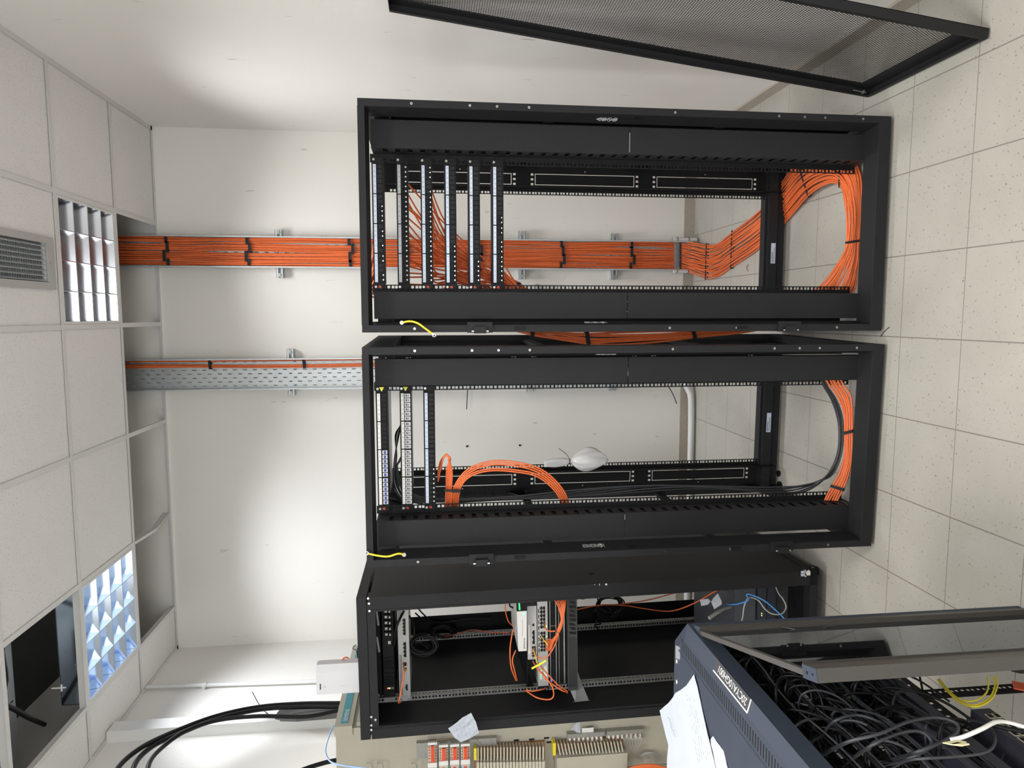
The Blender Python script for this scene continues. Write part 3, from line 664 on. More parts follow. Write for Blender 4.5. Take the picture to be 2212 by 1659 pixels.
def make_rack(xf, label, left_open, lead):
    t = thing('server_rack', None, label, 'server rack', None, mat=xf.m)
    K = M['black']
    # front frame
    for s_ in (-1, 1):
        q = MB(); q.prism([(s_*.4, 0), (s_*.3745, 0), (s_*.3735, .004), (s_*.362, .072), (s_*.362, .078), (s_*.4, .078)], 'z', .017, TOP-.001); q.build('front_post', K, t)
        q = MB(); q.box(s_*.36, s_*.4, D-.035, D, .017, TOP); q.build('rear_post', K, t)
        q = MB(); q.box(s_*.378, s_*.3995, .078, D-.035, 1.872, TOP-.0005); q.box(s_*.355, s_*.378, .078, D-.035, 1.872, 1.876); q.build('top_side_beam', K, t)
        q = MB(); q.box(s_*.366, s_*.3995, .078, D-.035, .017, .078); q.build('bottom_side_beam', K, t)
        for zz in (.62, 1.28): q = MB(); q.box(s_*.37, s_*.385, .078, D-.035, zz, zz+.035); q.build('side_brace', K, t)
    q = MB(); q.prism([(0, TOP), (0, TOP-.024), (.004, TOP-.0245), (.055, TOP-.034), (.058, TOP)], 'x', -.3745, .3745); q.build('top_rail', K, t)
    q = MB(); q.prism([(0, .017), (0, .062), (.003, .063), (.080, .070), (.080, .017)], 'x', -.3745, .3745); q.build('bottom_rail', K, t)
    q = MB(); q.box(-.36, .36, D-.03, D, TOP-.030, TOP); q.build('rear_top_rail', K, t)
    q = MB(); q.box(-.36, .36, D-.045, D, .017, .118); q.box(-.36, .36, D-.062, D-.045, .06, .105); q.box(-.36, .36, D-.050, D-.045, .044, .052); q.build('rear_bottom_rail', K, t)
    q = MB(); q.box(-.085, .012, D-.0635, D-.062, .068, .090); q.box(-.082, -.03, D-.0640, D-.0635, .082, .085, 1); q.box(-.082, -.01, D-.0640, D-.0635, .074, .076, 1); q.build('rating_label', [M['label'], M['ink']], t)
    # mounting rails: front and rear
    for s_ in (-1, 1):
        for y0, nm, zt in ((.175, 'front_mounting_rail', 1.955), (.78, 'rear_mounting_rail', 1.955)):
            q = MB(); a, c = sorted((s_*.2235, s_*.2525))
            q.plate(a, c, .043, zt, unit_holes(ZR0, 42, s_*.2325), y0, y0+.002)
            yy = (y0, y0+.045) if y0 < .5 else (y0-.05, y0)
            q.box(s_*.2525, s_*.2545, yy[0], yy[1], .043, zt)
            q.build(nm, M['black2'], t)
        # front cover plates with toothed inner return
        for (z0, z1) in ((.056, .9975), (1.0005, 1.943)):
            q = MB(); q.box(s_*.2545, s_*.352, .078, .0805, z0, z1); q.box(s_*.350, s_*.352, .0805, .12, z0, z1)
            q.build('cover_plate', K, t)
        hs = [(.088, .140, z-.0085, z+.0085) for z in [ZR0+.0222+.04445*k for k in range(42)]]
        q = MB(); q.plate(.0805, .174, .043, 1.943, hs, s_*.2545, s_*.2565, 'x'); q.build('finger_plate', K, t)
        # dark channel behind the fingers
        q = MB(); q.box(s_*.2605, s_*.262, .0815, .24, .06, 1.94)
        if not (s_ < 0 and left_open): q.box(s_*.352, s_*.378, .150, .152, .095, 1.935); q.box(s_*.3755, s_*.3775, .078, .152, .095, 1.935)
        q.build('cable_channel', M['black2'], t)
        # rear plate with three outlined knock-out panels
        hs = []
        for (z0, z1) in ((.186, .664), (.773, 1.249), (1.358, 1.836)):
            g_ = .0035; a, c = .268, .320
            for h in ((a, c, z0, z0+g_), (a, c, z1-g_, z1), (a, a+g_, z0, z1), (c-g_, c, z0, z1)): hs.append(h)
            for xx in (.272, .294, .316):
                for zz in (z0-.013, z1+.013): hs.append((xx-.005, xx+.005, zz-.006, zz+.006))
            zm = (z0+z1)/2
            for xx in (.255, .333): hs.append((xx-.0022, xx+.0022, zm-.0022, zm+.0022))
        hs = [(min(s_*a, s_*c), max(s_*a, s_*c), z0, z1) for a, c, z0, z1 in hs]
        q = MB(); u0, u1 = sorted((s_*.2525, s_*.352)); q.plate(u0, u1, .06, 1.945, hs, .776, .778); q.build('rear_plate', M['black2'], t)
        # outer strip with one square and two round holes per unit
        hs = []
        for k in range(42):
            z = ZR0+.0222+.04445*k; hs += [(-.0045, .0045, z-.005, z+.005), (-.0018, .0018, z+.0136, z+.0172), (-.0018, .0018, z-.0172, z-.0136)]
        hs = [(s_*.3605+a, s_*.3605+c, z0, z1) for a, c, z0, z1 in hs]
        q = MB(); u0, u1 = sorted((s_*.352, s_*.369)); q.plate(u0, u1, .06, 1.945, hs if s_ < 0 else [], .772, .774); q.build('strip_rail', M['black2'], t)
        for zz in (.20-.075, .72, 1.30, 1.88):      # triangular gussets
            q = MB(); q.prism([(.776, zz), (.776, zz+.0), (.66, zz), (.776, zz+.09)][1:], 'x', s_*.352, s_*.354); q.build('gusset', M['black2'], t)
    # lip screws, keeper slot, hinges
    sc = [(1, .387, z) for z in (1.797, 1.595, 1.50, 1.387, .855, .37-.09, .36, .46, .13)]+[(-1, .387, z) for z in (1.797, .60, .86, .20)]
    for s_, x, z in sc:
        q = MB(); q.cyl((s_*x, -.0012, z), (s_*x, .001, z), .0042, 10); q.cyl((s_*x, -.0016, z), (s_*x, -.0011, z), .0022, 8, mi=1); q.build('lip_screw', [M['screw'], M['dark']], t)
    for s_ in (-1, 1):
        q = MB(); q.obox((s_*.3705, .018, .985), (s_*.001, .0, 0), (-s_*.0018, .012, 0), (0, 0, .018)); q.build('keeper_slot', M['dark'], t)
        a0 = V((s_*.3728, .016, 0)); vd = V((-s_*.0115, .068, 0)).normalized()
        def f(u, v, s_=s_, vd=vd): return V((s_*.3725-s_*.0006, .006, 1.135 if s_ > 0 else 1.172))+V((0, 0, -u))+vd*(.033+v*1.5)+V((-s_*.0004, 0, 0))
        (symbol_row if s_ > 0 else label_row)(t, f, M['print'])
    for z in (1.565, .395):
        q = MB(); q.box(-.402, -.364, -.010, -.002, z-.045, z+.045); q.box(-.404, -.380, -.026, -.010, z-.022, z+.022); q.build('hinge_bracket', K, t)
        q = MB()
        for d_ in (-.026, .026): q.cyl((-.396, -.018, z+d_-.004), (-.396, -.018, z+d_+.004), .004, 8)
        q.build('hinge_pin', M['screw'], t)
    for z in (1.42, .58):
        q = MB(); q.box(-.392, -.380, -.003, -.0005, z-.020, z+.020); q.cyl((-.386, -.0045, z-.012), (-.386, -.003, z-.012), .004, 10); q.cyl((-.386, -.0045, z+.012), (-.386, -.003, z+.012), .004, 10); q.build('catch_plate', M['black2'], t)
    for s_ in (-1, 1):
        for y in (.05, D-.06):
            q = MB(); q.cyl((s_*.36, y, .0), (s_*.36, y, .010), .021, 16); q.cyl((s_*.36, y, .010), (s_*.36, y, .03), .009, 12); q.build('levelling_foot', M['dark'], t)
    # green-yellow earth lead with ring terminal
    e = MB(); e.tube(smooth(lead, 6), .0036, 8); ld = e.build('earth_lead', M['yellow'], t)
    end = V(lead[-1]); d = (end-V(lead[-2])).normalized(); rg = end+d*.008
    q = MB(); sd = V((0, 1, 0)); up = d.cross(sd).normalized()
    q.tube([rg+(d*math.cos(a)+up*math.sin(a))*.0062 for a in [i*math.pi/7 for i in range(14)]], .0022, 6, closed=True); q.obox(end, d*.006, sd*.001, up*.003); q.build('ring_terminal', M['screw'], ld)
    q = MB(); s0 = V(lead[0]); q.cyl(s0+V((0, -.004, 0)), s0+V((0, .006, 0)), .0075, 8); q.build('lead_bolt', M['galvd'], ld)
    return t
lead1 = [RX1.px(868, 697, -.004), RX1.px(885, 694, -.012), RX1.px(902, 698, -.015), RX1.px(918, 709, -.014), RX1.px(934, 721, -.012)]
lead2 = [RX2.px(873, 1198, -.004), RX2.px(860, 1196, -.012), RX2.px(838, 1202, -.014), RX2.px(815, 1200, -.012), RX2.px(797, 1196, -.010)]
R1 = make_rack(RX1, 'open black server rack on the right, six patch panels at its top, orange cables behind', False, lead1)
R2 = make_rack(RX2, 'open black server rack in the middle, three patch panels with one of white sockets', True, lead2)

# ================================================================== PATCH PANELS
NW = .445/24
def pxc(i): return .2105-(23-i)*NW*.985-.0015*(3-i//6)-.006 if False else -.2155+(i+.5)*.0175+.0035*(i//6)
num_txt = None
def port(parent, i, kind, z0):
    x = pxc(i); hw = .0074; q = MB()
    if kind == 'shut':
        q.box(x-hw, x+hw, -.0055, -.001, z0, z0+.019); q.box(x-hw+.001, x+hw-.001, -.0068, -.0055, z0+.003, z0+.011)
        return q.build('port', M['black'], parent)
    if kind == 'open':
        q.plate(x-hw, x+hw, z0, z0+.019, [(x-hw+.002, x+hw-.002, z0+.002, z0+.010)], -.0060, -.001)
        q.box(x-hw+.002, x+hw-.002, -.0015, -.001, z0+.002, z0+.010)
        q.prism([(x-.0035, z0+.0012), (x+.0035, z0+.0012), (x+.0015, z0+.0052), (x-.0015, z0+.0052)], 'y', -.0072, -.0060, 1)
        return q.build('port', [M['dark'], M['screw']], parent)
    if kind == 'dot':
        q.plate(x-hw, x+hw, z0, z0+.019, [(x-hw+.002, x+hw-.002, z0+.007, z0+.016)], -.0060, -.001)
        q.box(x-hw+.002, x+hw-.002, -.0015, -.001, z0+.007, z0+.016)
        q.cyl((x, -.0075, z0+.004), (x, -.0055, z0+.004), .0030, 8, mi=1)
        return q.build('port', [M['dark'], M['whitepaint']], parent)
    if kind == 'white':
        q.plate(x-hw, x+hw, z0-.001, z0+.020, [(x-hw+.0028, x+hw-.0028, z0+.004, z0+.0145)], -.0075, -.001)
        q.box(x-.0045, x+.0045, -.0078, -.0062, z0+.0150, z0+.0165, 1); q.box(x-hw+.0028, x+hw-.0028, -.0025, -.001, z0+.004, z0+.0145, 1)
        for k in (-1, 0, 1): q.box(x+k*.0028-.0007, x+k*.0028+.0007, -.0050, -.0024, z0+.005, z0+.012, 2)
        return q.build('port', [M['white'], M['ink'], M['galvd']], parent)
    if kind == 'fibre':
        q.box(x-.0070, x+.0070, -.0045, -.001, z0+.000, z0+.018)
        q.box(x-.0050, x+.0050, -.0075, -.0045, z0+.005, z0+.0135, 1); q.box(x-.0004, x+.0004, -.0079, -.0075, z0+.005, z0+.0135, 2)
        return q.build('port', [M['white'], mat('blue fibre adapter', (.02, .05, .28), .4, 0, .1, 90), M['ink']], parent)
    q.box(x-hw, x+hw, -.0030, -.001, z0+.001, z0+.018)
    return q.build('port', M['dark'], parent)
def panel(xf, z0, kinds, label, strip, rtray=None, logo=True, warn=False, group='patch panels in the racks'):
    mtx = xf.m @ Matrix.Translation((0, .166, z0))
    t = thing('patch_bay', None, label, 'patch panel', None, mat=mtx)
    q = MB(); q.box(-.2415, .2415, 0, .0025, 0, .0435); q.box(-.222, .222, -.0015, 0, .0395, .0435); q.box(-.222, .222, -.0035, 0, 0, .0022)
    q.box(-.222, .222, .0025, .06, .041, .0435); q.box(-.220, .220, .0025, .05, 0, .0016)
    for g_ in range(5): x = -.2155-.0020+g_*(.0175*6+.0035); q.box(x-.0012, x+.0012, -.0060, 0, .002, .0405)
    q.build('faceplate', M['dark'], t)
    for g_ in range(4):
        x0 = pxc(g_*6)-.0085; x1 = pxc(g_*6+5)+.0085
        q = MB(); q.box(x0, x1, -.0042, 0, .0275, .0385); q.build('label_strip', strip, t)
    for i in range(24):
        text(str(i+1), .0075, (pxc(i), -.0042, .0305), (1, 0, 0), (0, 0, 1), M['ink'], t, 'port_number', 'CENTER', .0003, .8) if i % 1 == 0 else None
        port(t, i, kinds[i], .0045)
    for s_ in (-1, 1):
        for z in (.0075, .036): 
            q = MB(); q.cyl((s_*.2325, -.0035, z), (s_*.2325, 0, z), .0046, 10); q.build('panel_screw', M['dark'] if z < .02 else M['galvd'], t)
    if logo:
        q = MB(); x = -.2325
        for a, c in (((-.005, .017), (.003, .026)), ((-.004, .026), (.004, .018)), ((-.002, .015), (.005, .023))):
            A = V((x+a[0], -.0006, a[1])); B_ = V((x+c[0], -.0006, c[1])); d = B_-A; q.obox((A+B_)/2, d/2, V((d.z, 0, -d.x)).normalized()*.0009, V((0, .0004, 0)))
        q.build('ear_logo', M['relay'], t)
    if warn:
        q = MB(); q.prism([(.2405-.002, .012), (.2405-.002, .030), (.222, .021)], 'y', -.0012, 0); q.prism([(.2375, .0145), (.2375, .0275), (.2250, .021)], 'y', -.0014, -.0012, 1); q.build('warning_sign', [M['warn'], M['warn']], t)
        text('!', .012, (.2345, -.0016, .0170), (1, 0, 0), (0, 0, 1), M['ink'], t, 'warning_mark', 'CENTER')
    if rtray:
        q = MB(); q.plate(-.20, .205, .02, rtray, [(-.1+.05*k, -.096+.05*k, rtray-.03, rtray-.02) for k in range(5)], .002, .0035, 'z'); q.build('rear_tray', M['galv'], t)
    return t
ZP = [1.9055-.0889*k for k in range(6)]
sh, op = 'shut', 'open'
k1 = [op if i in (0, 1, 4, 5, 7, 9, 10, 12, 13, 14, 15) else sh for i in range(24)]
k3 = [op]*24; k3[20] = sh; k3[19] = sh
k4 = [op]*8+[sh]*16; k5 = [op]*5+[sh]*19; k6 = [op]*14+[sh]*10; k6[9] = sh
panel(RX1, ZP[0], k1, 'topmost patch panel of the right rack, half of its sockets shuttered', M['label'])
panel(RX1, ZP[1], ['dot']*24, 'second patch panel from top of the right rack, with white dots', mat('pale grey strip', (.42, .43, .46), .45, 0, .05, 60), logo=False)
panel(RX1, ZP[2], k3, 'third patch panel from top of the right rack, nearly every socket open', M['label'])
panel(RX1, ZP[3], k4, 'fourth patch panel down in the right rack, eight open sockets at its left end', M['label'])
panel(RX1, ZP[4], k5, 'fifth patch panel from the top of the right rack, only five sockets open', M['label'])
panel(RX1, ZP[5], k6, 'lowest patch panel of the right rack, open sockets along its left half', M['label'])
panel(RX2, ZP[0], ['fibre']*12+['blank']*12, 'top fibre patch panel of the middle rack, white and blue adapters in its left half', M['labelw'], .28, warn=True)
panel(RX2, ZP[1], ['white']*24, 'patch panel of twenty-four white sockets, second in the middle rack', M['labelw'], .26, warn=True)
panel(RX2, ZP[2], [op]*8+[sh]*16, 'lowest of the three patch panels in the middle rack, dark shuttered sockets', M['label'])

# ================================================================== CABLES INSIDE THE OPEN RACKS
def inrack(xf, c0, label, cat='cable bundle'):
    c = xf.w(c0); t = thing('cable_bundle', c, label, cat); return t, Matrix.Translation(-c) @ xf.m
rnd = random.Random(5)
t, T = inrack(RX1, (-.15, .35, 1.5), 'orange cables fanning out behind the patch panels of the right rack', 'cable bundle')
gather = {1: ((-.20, .42, 1.42), (-.275, .36, 1.30)), 2: ((-.16, .34, 1.53), (-.27, .32, 1.40)), 3: ((-.20, .30, 1.60), (-.27, .32, 1.44)), 4: ((-.21, .30, 1.52), (-.28, .30, 1.42)), 5: ((-.212, .27, 1.425), (-.262, .25, 1.36))}
for pi, ports in ((1, range(0, 22)), (2, range(0, 24)), (3, range(0, 8)), (4, range(0, 5)), (5, range(0, 14))):
    g1, g2 = gather[pi]
    for i in ports:
        if pi in (1, 2) and i % 4 == 3: continue
        a = V((pxc(i), .21, ZP[pi]+.008)); j = V((rnd.uniform(-1, 1), rnd.uniform(-1, 1), rnd.uniform(-1, 1)))
        hz = .035+.03*rnd.random()
        b_ = V((a.x-.012+.01*j.x, .25+.02*j.y, a.z-.006+.014*rnd.random()))
        G1 = V(g1)+V((j.x*.018, j.y*.03, j.z*.02)); mid = b_.lerp(G1, .45)+V((-.010+.02*j.x, .06, .035+.02*j.z))
        G2 = V(g2)+V((j.x*.012, j.y*.02, j.z*.012))
        pts = [a, b_, mid, G1, G2, G2+V((-.02, .02, -.15))]
        strand('cable', [T @ p for p in pts], .0033, M['orange'], t, 5, 5)
for (c_, al) in (((-.234, .27, 1.400), (.5, 0, 1)), ((-.175, .345, 1.55), (.6, 0, 1)), ((-.165, .30, 1.66), (.6, 0, 1))):
    a = T @ (V(c_)+V((-.022, 0, .012))); d = T @ (V(c_)+V((.022, 0, -.012))); tie(a, d, al, .02, t, .012)
# orange cables dropping past the top left corner of the right rack
t, T = inrack(RX1, (-.30, .3, 1.9), 'orange cables hanging behind the top panel at the left edge of the right rack')
for k in range(9):
    z = 1.95+.004*k; x0 = -.02-.022*k
    strand('cable', [T @ V(p) for p in [(x0, .24, 1.915), (x0-.05, .28, 1.955+.003*(k % 3)), (-.17-.012*k, .34, 1.965), (-.27-.004*k, .37, 1.93-.012*k), (-.31, .40, 1.80), (-.315, .42, 1.5)]], .0033, M['orange'], t, 5, 5)
# front loops of the middle rack
def pl(xf, T, lst): return [T @ xf.px(x, y, ly) for x, y, ly in lst]
t, T = inrack(RX2, (-.25, .3, 1.6), 'orange cables hooping out under the lowest patch panel of the middle rack')
for k in range(5):
    o_ = k*3.6
    strand('cable', pl(RX2, T, [(946, 1040-k*5, .21), (952, 1012-k*4, .20), (960+o_*.35, 986-k*1.2, .17), (973-k*.9, 990+k*1.0, .17), (965+o_*.8, 1015+k, .20), (964+o_*.75, 1058, .21), (962+o_*.85, 1100, .22), (960+o_*.9, 1130, .25)]), .0033, M['orange'], t, 6, 5)
a = T @ RX2.px(961, 1058, .20); d = T @ RX2.px(988, 1058, .20); tie(a, d, (1, 0, 0), .012, t, .009)
t, T = inrack(RX2, (-.2, .3, 1.3), 'arched orange cable run bridging the left rail of the middle rack')
for k in range(5):
    strand('cable', pl(RX2, T, [(978+k*3, 1120, .25), (976+k*3.4, 1085, .22), (982+k*3.6, 1050, .2), (1010+k*2.2, 1014+k*3.4, .19), (1060, 996+k*4.2+(4 if k>2 else 0), .19), (1115, 998+k*4.4+(4 if k>2 else 0), .19), (1170-k*2.2, 1014+k*4, .2), (1212-k*3.6, 1052+k*1.8, .21), (1232-k*3.6, 1095, .22), (1238-k*3.2, 1125, .24)]), .0033, M['orange'], t, 6, 5)
a = T @ RX2.px(977, 1060, .195); d = T @ RX2.px(994, 1060, .195); tie(a, d, (1, 0, 0), .010, t, .009)
t, T = inrack(RX2, (0, .3, .15), 'orange cable bundle making a half loop across the base of the middle rack')
E2 = [((1775, 806), (1818, 802)), ((1785, 826), (1822, 826)), ((1808, 856), (1838, 853)), ((1822, 890), (1842, 885)), ((1823, 935), (1843, 930)), ((1822, 985), (1842, 985)), ((1812, 1022), (1834, 1026)), ((1796, 1050), (1822, 1058)), ((1780, 1078), (1810, 1084)), ((1768, 1105), (1800, 1110))]
ed = [(T @ RX2.px(*a, .16), T @ RX2.px(*d, .14)) for a, d in E2]
ribbon(ed, 6, .0040, M['orange'], t, .25, (0, 1, 0), .003, 5, sides=6)
for k in (4, 7): tie(ed[k][0], ed[k][1], ed[k+1][0]-ed[k-1][0], .009, t, .012)
t, T = inrack(RX2, (0, .35, .3), 'dark grey cables curving along base and left side of the middle rack')
base_ = [(1772, 806), (1782, 832), (1800, 860), (1814, 900), (1817, 945), (1812, 985), (1795, 1022), (1765, 1044), (1720, 1058), (1660, 1060), (1600, 1056), (1500, 1052), (1400, 1054), (1300, 1062), (1200, 1070), (1110, 1076), (1010, 1080), (920, 1082), (880, 1068), (864, 1045), (857, 1010), (866, 990)]
for k in range(5):
    pts = []
    for j, (x, y) in enumerate(base_):
        pts.append(T @ RX2.px(x-(k-2)*2.2*(1 if j < 8 else .3), y+(k-2)*2.6*(0.3 if j < 7 else 1)+3*math.sin(j*1.3+k), (.165 if j < 8 else .28)+.012*(k % 3)))
    strand('cable', pts, .0034, M['greycable'], t, 6, 4)
t, T = inrack(RX2, (0, .35, 1.85), 'black fibre cables looping between the two upper panels of the middle rack')
for k in range(5):
    strand('cable', pl(RX2, T, [(868, 905+k*3, .24), (862-k*2, 940, .28), (853+k, 985, .3), (850+k*.7, 1030, .3), (856+k*2, 1062, .3), (874+k*2, 1085, .3)]), .0026, M['ltcable'] if k == 2 else M['blackcable'], t, 5, 4)

# ================================================================== CLOSED RACK ON THE LEFT
W3, T3, D3, Z3 = .3015, 2.052, .96, .055
t = thing('server_rack', None, 'black cabinet style server rack on the left with closed side, switches and coiled cables inside', 'server rack', None, mat=RX3.m)
RK3 = t; K = M['black']
for s_ in (-1, 1):
    q = MB(); q.box(s_*.248, s_*W3, 0, .012, Z3, T3-.045); q.box(s_*.240, s_*.250, .0, .09, Z3, T3-.045) if s_ > 0 else q.box(-.262, -.252, 0, .030, Z3, T3-.045)
    q.box(s_*.270, s_*W3, .012, .06, Z3, T3-.045); q.build('front_post', K, t)
    q = MB(); q.box(s_*.262, s_*W3, D3-.05, D3, Z3, T3-.03); q.build('rear_post', K, t)
    q = MB(); q.box(s_*(W3-.006), s_*(W3-.0035), .055, D3-.05, Z3+.03, T3-.052); q.build('side_panel', M['black'], t)
q = MB(); q.box(-W3, W3, 0, D3, T3-.040, T3); q.build('top_cover', K, t)
q = MB(); q.box(-W3+.02, W3-.02, .002, .02, T3-.075, T3-.042); q.box(-.262, .262, .02, .30, T3-.048, T3-.042); q.build('top_rail', K, t)
q = MB(); q.box(-W3, W3, 0, D3, Z3, Z3+.035); q.build('base', K, t)
q = MB(); q.plate(-.255, .255, .05, D3-.05, [(-.20, .20, .30, .70)], Z3+.036, Z3+.040, 'z'); q.build('base_tray', M['black2'], t)
q = MB(); q.box(-.262, .262, D3-.02, D3, T3-.10, T3-.04); q.box(-.262, .262, D3-.02, D3, Z3+.035, .18); q.build('rear_frame', K, t)
q = MB(); q.box(-.262, -.165, D3-.06, D3-.055, Z3+.03, T3-.10); q.build('rear_panel', M['black2'], t)
for y0, nm, xo in ((.185, 'front_mounting_rail', -.2255), (.78, 'rear_mounting_rail', -.2255), (.185, 'front_mounting_rail', .2255), (.78, 'rear_mounting_rail', .2255)):
    s_ = 1 if xo > 0 else -1; a, c = sorted((xo, xo+s_*.022))
    q = MB(); q.plate(a, c, Z3+.04, T3-.06, unit_holes(Z3+.045, 43, s_*.2360), y0, y0+.002)
    hs = [(y0+.012, y0+.021, z0, z1) for (_, _, z0, z1) in unit_holes(Z3+.045, 43, 0)]
    q.plate(y0, y0+.030, Z3+.04, T3-.06, hs, xo, xo+s_*.002, 'x'); q.build(nm, M['galvd'], t)
# screws, lock, marks, tags, feet
for (px, py) in ((795, 1293), (797, 1304), (798, 1320), (802, 1549), (802, 1567), (802, 1577), (811, 1555)):
    p = RX3.px(px, py, -.002); q = MB(); q.cyl(p, p+V((0, .004, 0)), .0048, 10); q.build('frame_screw', M['screw'], t)
def sp(px, py):      # point on the outer right side panel
    o = RX3.i @ EYE; r = RX3.i.to_3x3() @ ray(px, py); return o+r*((W3-.0035-o.x)/r.x)
p = sp(1276, 1238); q = MB(); q.box(W3-.004, W3-.0015, p.y-.016, p.y+.016, p.z-.012, p.z+.012); q.box(W3-.0015, W3-.001, p.y-.011, p.y+.011, p.z-.008, p.z+.008, 1); q.build('side_lock', [K, M['dark']], t)
for (px, py, r_) in ((1284.5, 1263, .0018), (1309.5, 1262.5, .0045)):
    p = RX3.px(px, py, -.001); q = MB(); q.cyl(p, p+V((0, .002, 0)), r_, 12); q.build('stud', M['print'], t)
p = RX3.px(1295, 1263, -.001); q = MB(); q.box(p.x-.0045, p.x+.0045, -.001, .001, p.z-.001, p.z+.001); q.build('slot_mark', M['print'], t)
p = RX3.px(1734.5, 1239, -.001); q = MB(); q.box(p.x-.012, p.x+.012, -.0012, .0, p.z-.009, p.z+.009); lb = q.build('number_label', M['label'], t)
text('2', .013, (p.x, -.0014, p.z-.0045), (1, 0, 0), (0, 0, 1), M['ink'], lb, 'number', 'CENTER')
p = RX3.px(1746, 1238, -.003); q = MB(); q.prism([(p.x-.010, p.z-.009), (p.x+.006, p.z-.010), (p.x+.014, p.z-.002), (p.x+.004, p.z+.012), (p.x-.010, p.z+.006)], 'y', -.004, 0); q.build('torn_sticker', M['labelw'], t)
for (px, py) in ((1739.5, 1233), (1740, 1245)):
    p = RX3.px(px, py, -.002); q = MB(); q.cyl(p, p+V((0, .004, 0)), .0042, 10); q.build('frame_screw', M['screw'], t)
for s_ in (-1, 1):
    for y in (.09, D3-.10):
        q = MB(); q.cyl((s_*.272-.014, y, .028), (s_*.272+.014, y, .028), .028, 20); q.box(s_*.25-.02, s_*.25+.02, y-.02, y+.02, .028, Z3); q.cyl((s_*.272-.0146, y, .028), (s_*.272+.0146, y, .028), .009, 10, mi=1); q.build('castor', [M['dark'], M['galvd']], t)
# catches inside the left lip
for (px, py) in ((805, 1315), (808, 1436)):
    p = RX3.px(px, py, .02); q = MB(); q.box(p.x-.022, p.x+.022, .018, .022, p.z-.006, p.z+.010); q.build('roof_bracket', M['galvd'], t)

def dev(name, cat, label, z0, z1, x0=-.2225, x1=.2225, y0=.18, dep=.3, m_=None, body='housing'):
    mt = RX3.m @ Matrix.Translation(((x0+x1)/2, y0, z0)); t = thing(name, None, label, cat, None, mat=mt)
    q = MB(); q.box(-(x1-x0)/2, (x1-x0)/2, 0, dep, 0, z1-z0); q.build(body, m_ or M['dark'], t); return t
def led(t, x, z, m_, r_=.0028, nm='indicator_lamp', y=-.002): q = MB(); q.cyl((x, y, z), (x, 0, z), r_, 8); return q.build(nm, m_, t)
def sock(t, x0, x1, z0, z1, n, m_=None, gap=.0012, nm='socket', y=-.0012):
    w_ = (x1-x0)/n
    for i in range(n):
        q = MB(); a = x0+w_*i+gap/2; c = x0+w_*(i+1)-gap/2; q.box(a, c, y, .0005, z0, z1-.003); q.box((a+c)/2-(c-a)*.22, (a+c)/2+(c-a)*.22, y, .0005, z1-.003, z1); q.build(nm, m_ or M['dark'], t)
def ears(t, x, h, m_):
    for s_ in (-1, 1):
        q = MB(); q.box(s_*(x-.001), s_*.2425, -.002, .001, 0, h); q.build('rack_ear', m_, t)
        for z in (.008, h-.008): q = MB(); q.cyl((s_*.236, -.0045, z), (s_*.236, -.002, z), .0042, 8); q.build('ear_screw', M['galvd'], t)

# power unit
a = dev('power_supply_unit', 'power supply', 'black power unit with two round fans, highest in the left rack', 1.918, 1.9655, dep=.35)
ears(a, .2225, .0475, M['galvd'])
for xc in (-.072, -.142):
    q = MB(); q.plate(xc-.032, xc+.032, .002, .0455, [(xc-.0185, xc+.0185, .005, .042)], -.003, 0); fr = q.build('fan_module', M['black2'], a)
    q = MB()
    for r_ in (.006, .011, .016, .0195): q.tube([(xc+r_*math.cos(u), -.0035, .0235+r_*math.sin(u)) for u in [i*math.pi/10 for i in range(20)]], .0009, 5, closed=True)
    for u in range(4): q.obox((xc+.010*math.cos(u*1.571+.78), -.0035, .0235+.010*math.sin(u*1.571+.78)), V((math.cos(u*1.571+.78), 0, math.sin(u*1.571+.78)))*.009, (0, .0006, 0), V((-math.sin(u*1.571+.78), 0, math.cos(u*1.571+.78)))*.0008)
    q.build('fan_grille', M['black'], fr)
    led(a, xc+.029, .030, M['glowyel'], .0026)
led(a, -.1805, .031, M['glowred'], .003); led(a, -.1805, .024, M['glowyel'], .003)
q = MB()
for k in range(5): q.box(-.186, -.176, -.001, 0, .004+.0035*k, .0055+.0035*k)
q.build('vent_slots', M['galvd'], a)
q = MB(); q.box(-.218, -.192, -.006, 0, .006, .040); q.build('pull_handle', M['dark'], a)
for k in range(6):
    x = .198-.026*k; q = MB(); q.box(x-.0105, x+.0105, -.012, 0, .006, .040); br = q.build('breaker', M['dark'], a)
    q = MB(); q.box(x-.006, x+.003, -.0135, -.012, .010, .016); q.box(x-.004, x+.006, -.0135, -.012, .024, .034); q.build('breaker_lever', M['galvd'], br)
q = MB(); q.box(.02, .034, -.003, 0, .012, .024); q.build('socket', M['galvd'], a)
# tape flags and pale gear above it
a = dev('cable_guide', 'cable guide', 'dark slotted cable guide with pale tags under the roof of the left rack', 1.975, 1.998, -.21, .22, .19, .20, M['black2'])
for (x0, x1) in ((.10, .19), (-.02, .05)):
    q = MB(); q.obox(((x0+x1)/2, -.008, .010), ((x1-x0)/2, 0, .004), (0, .001, 0), (-.0004, 0, .004)); q.build('tag', M['ltcable'], a)
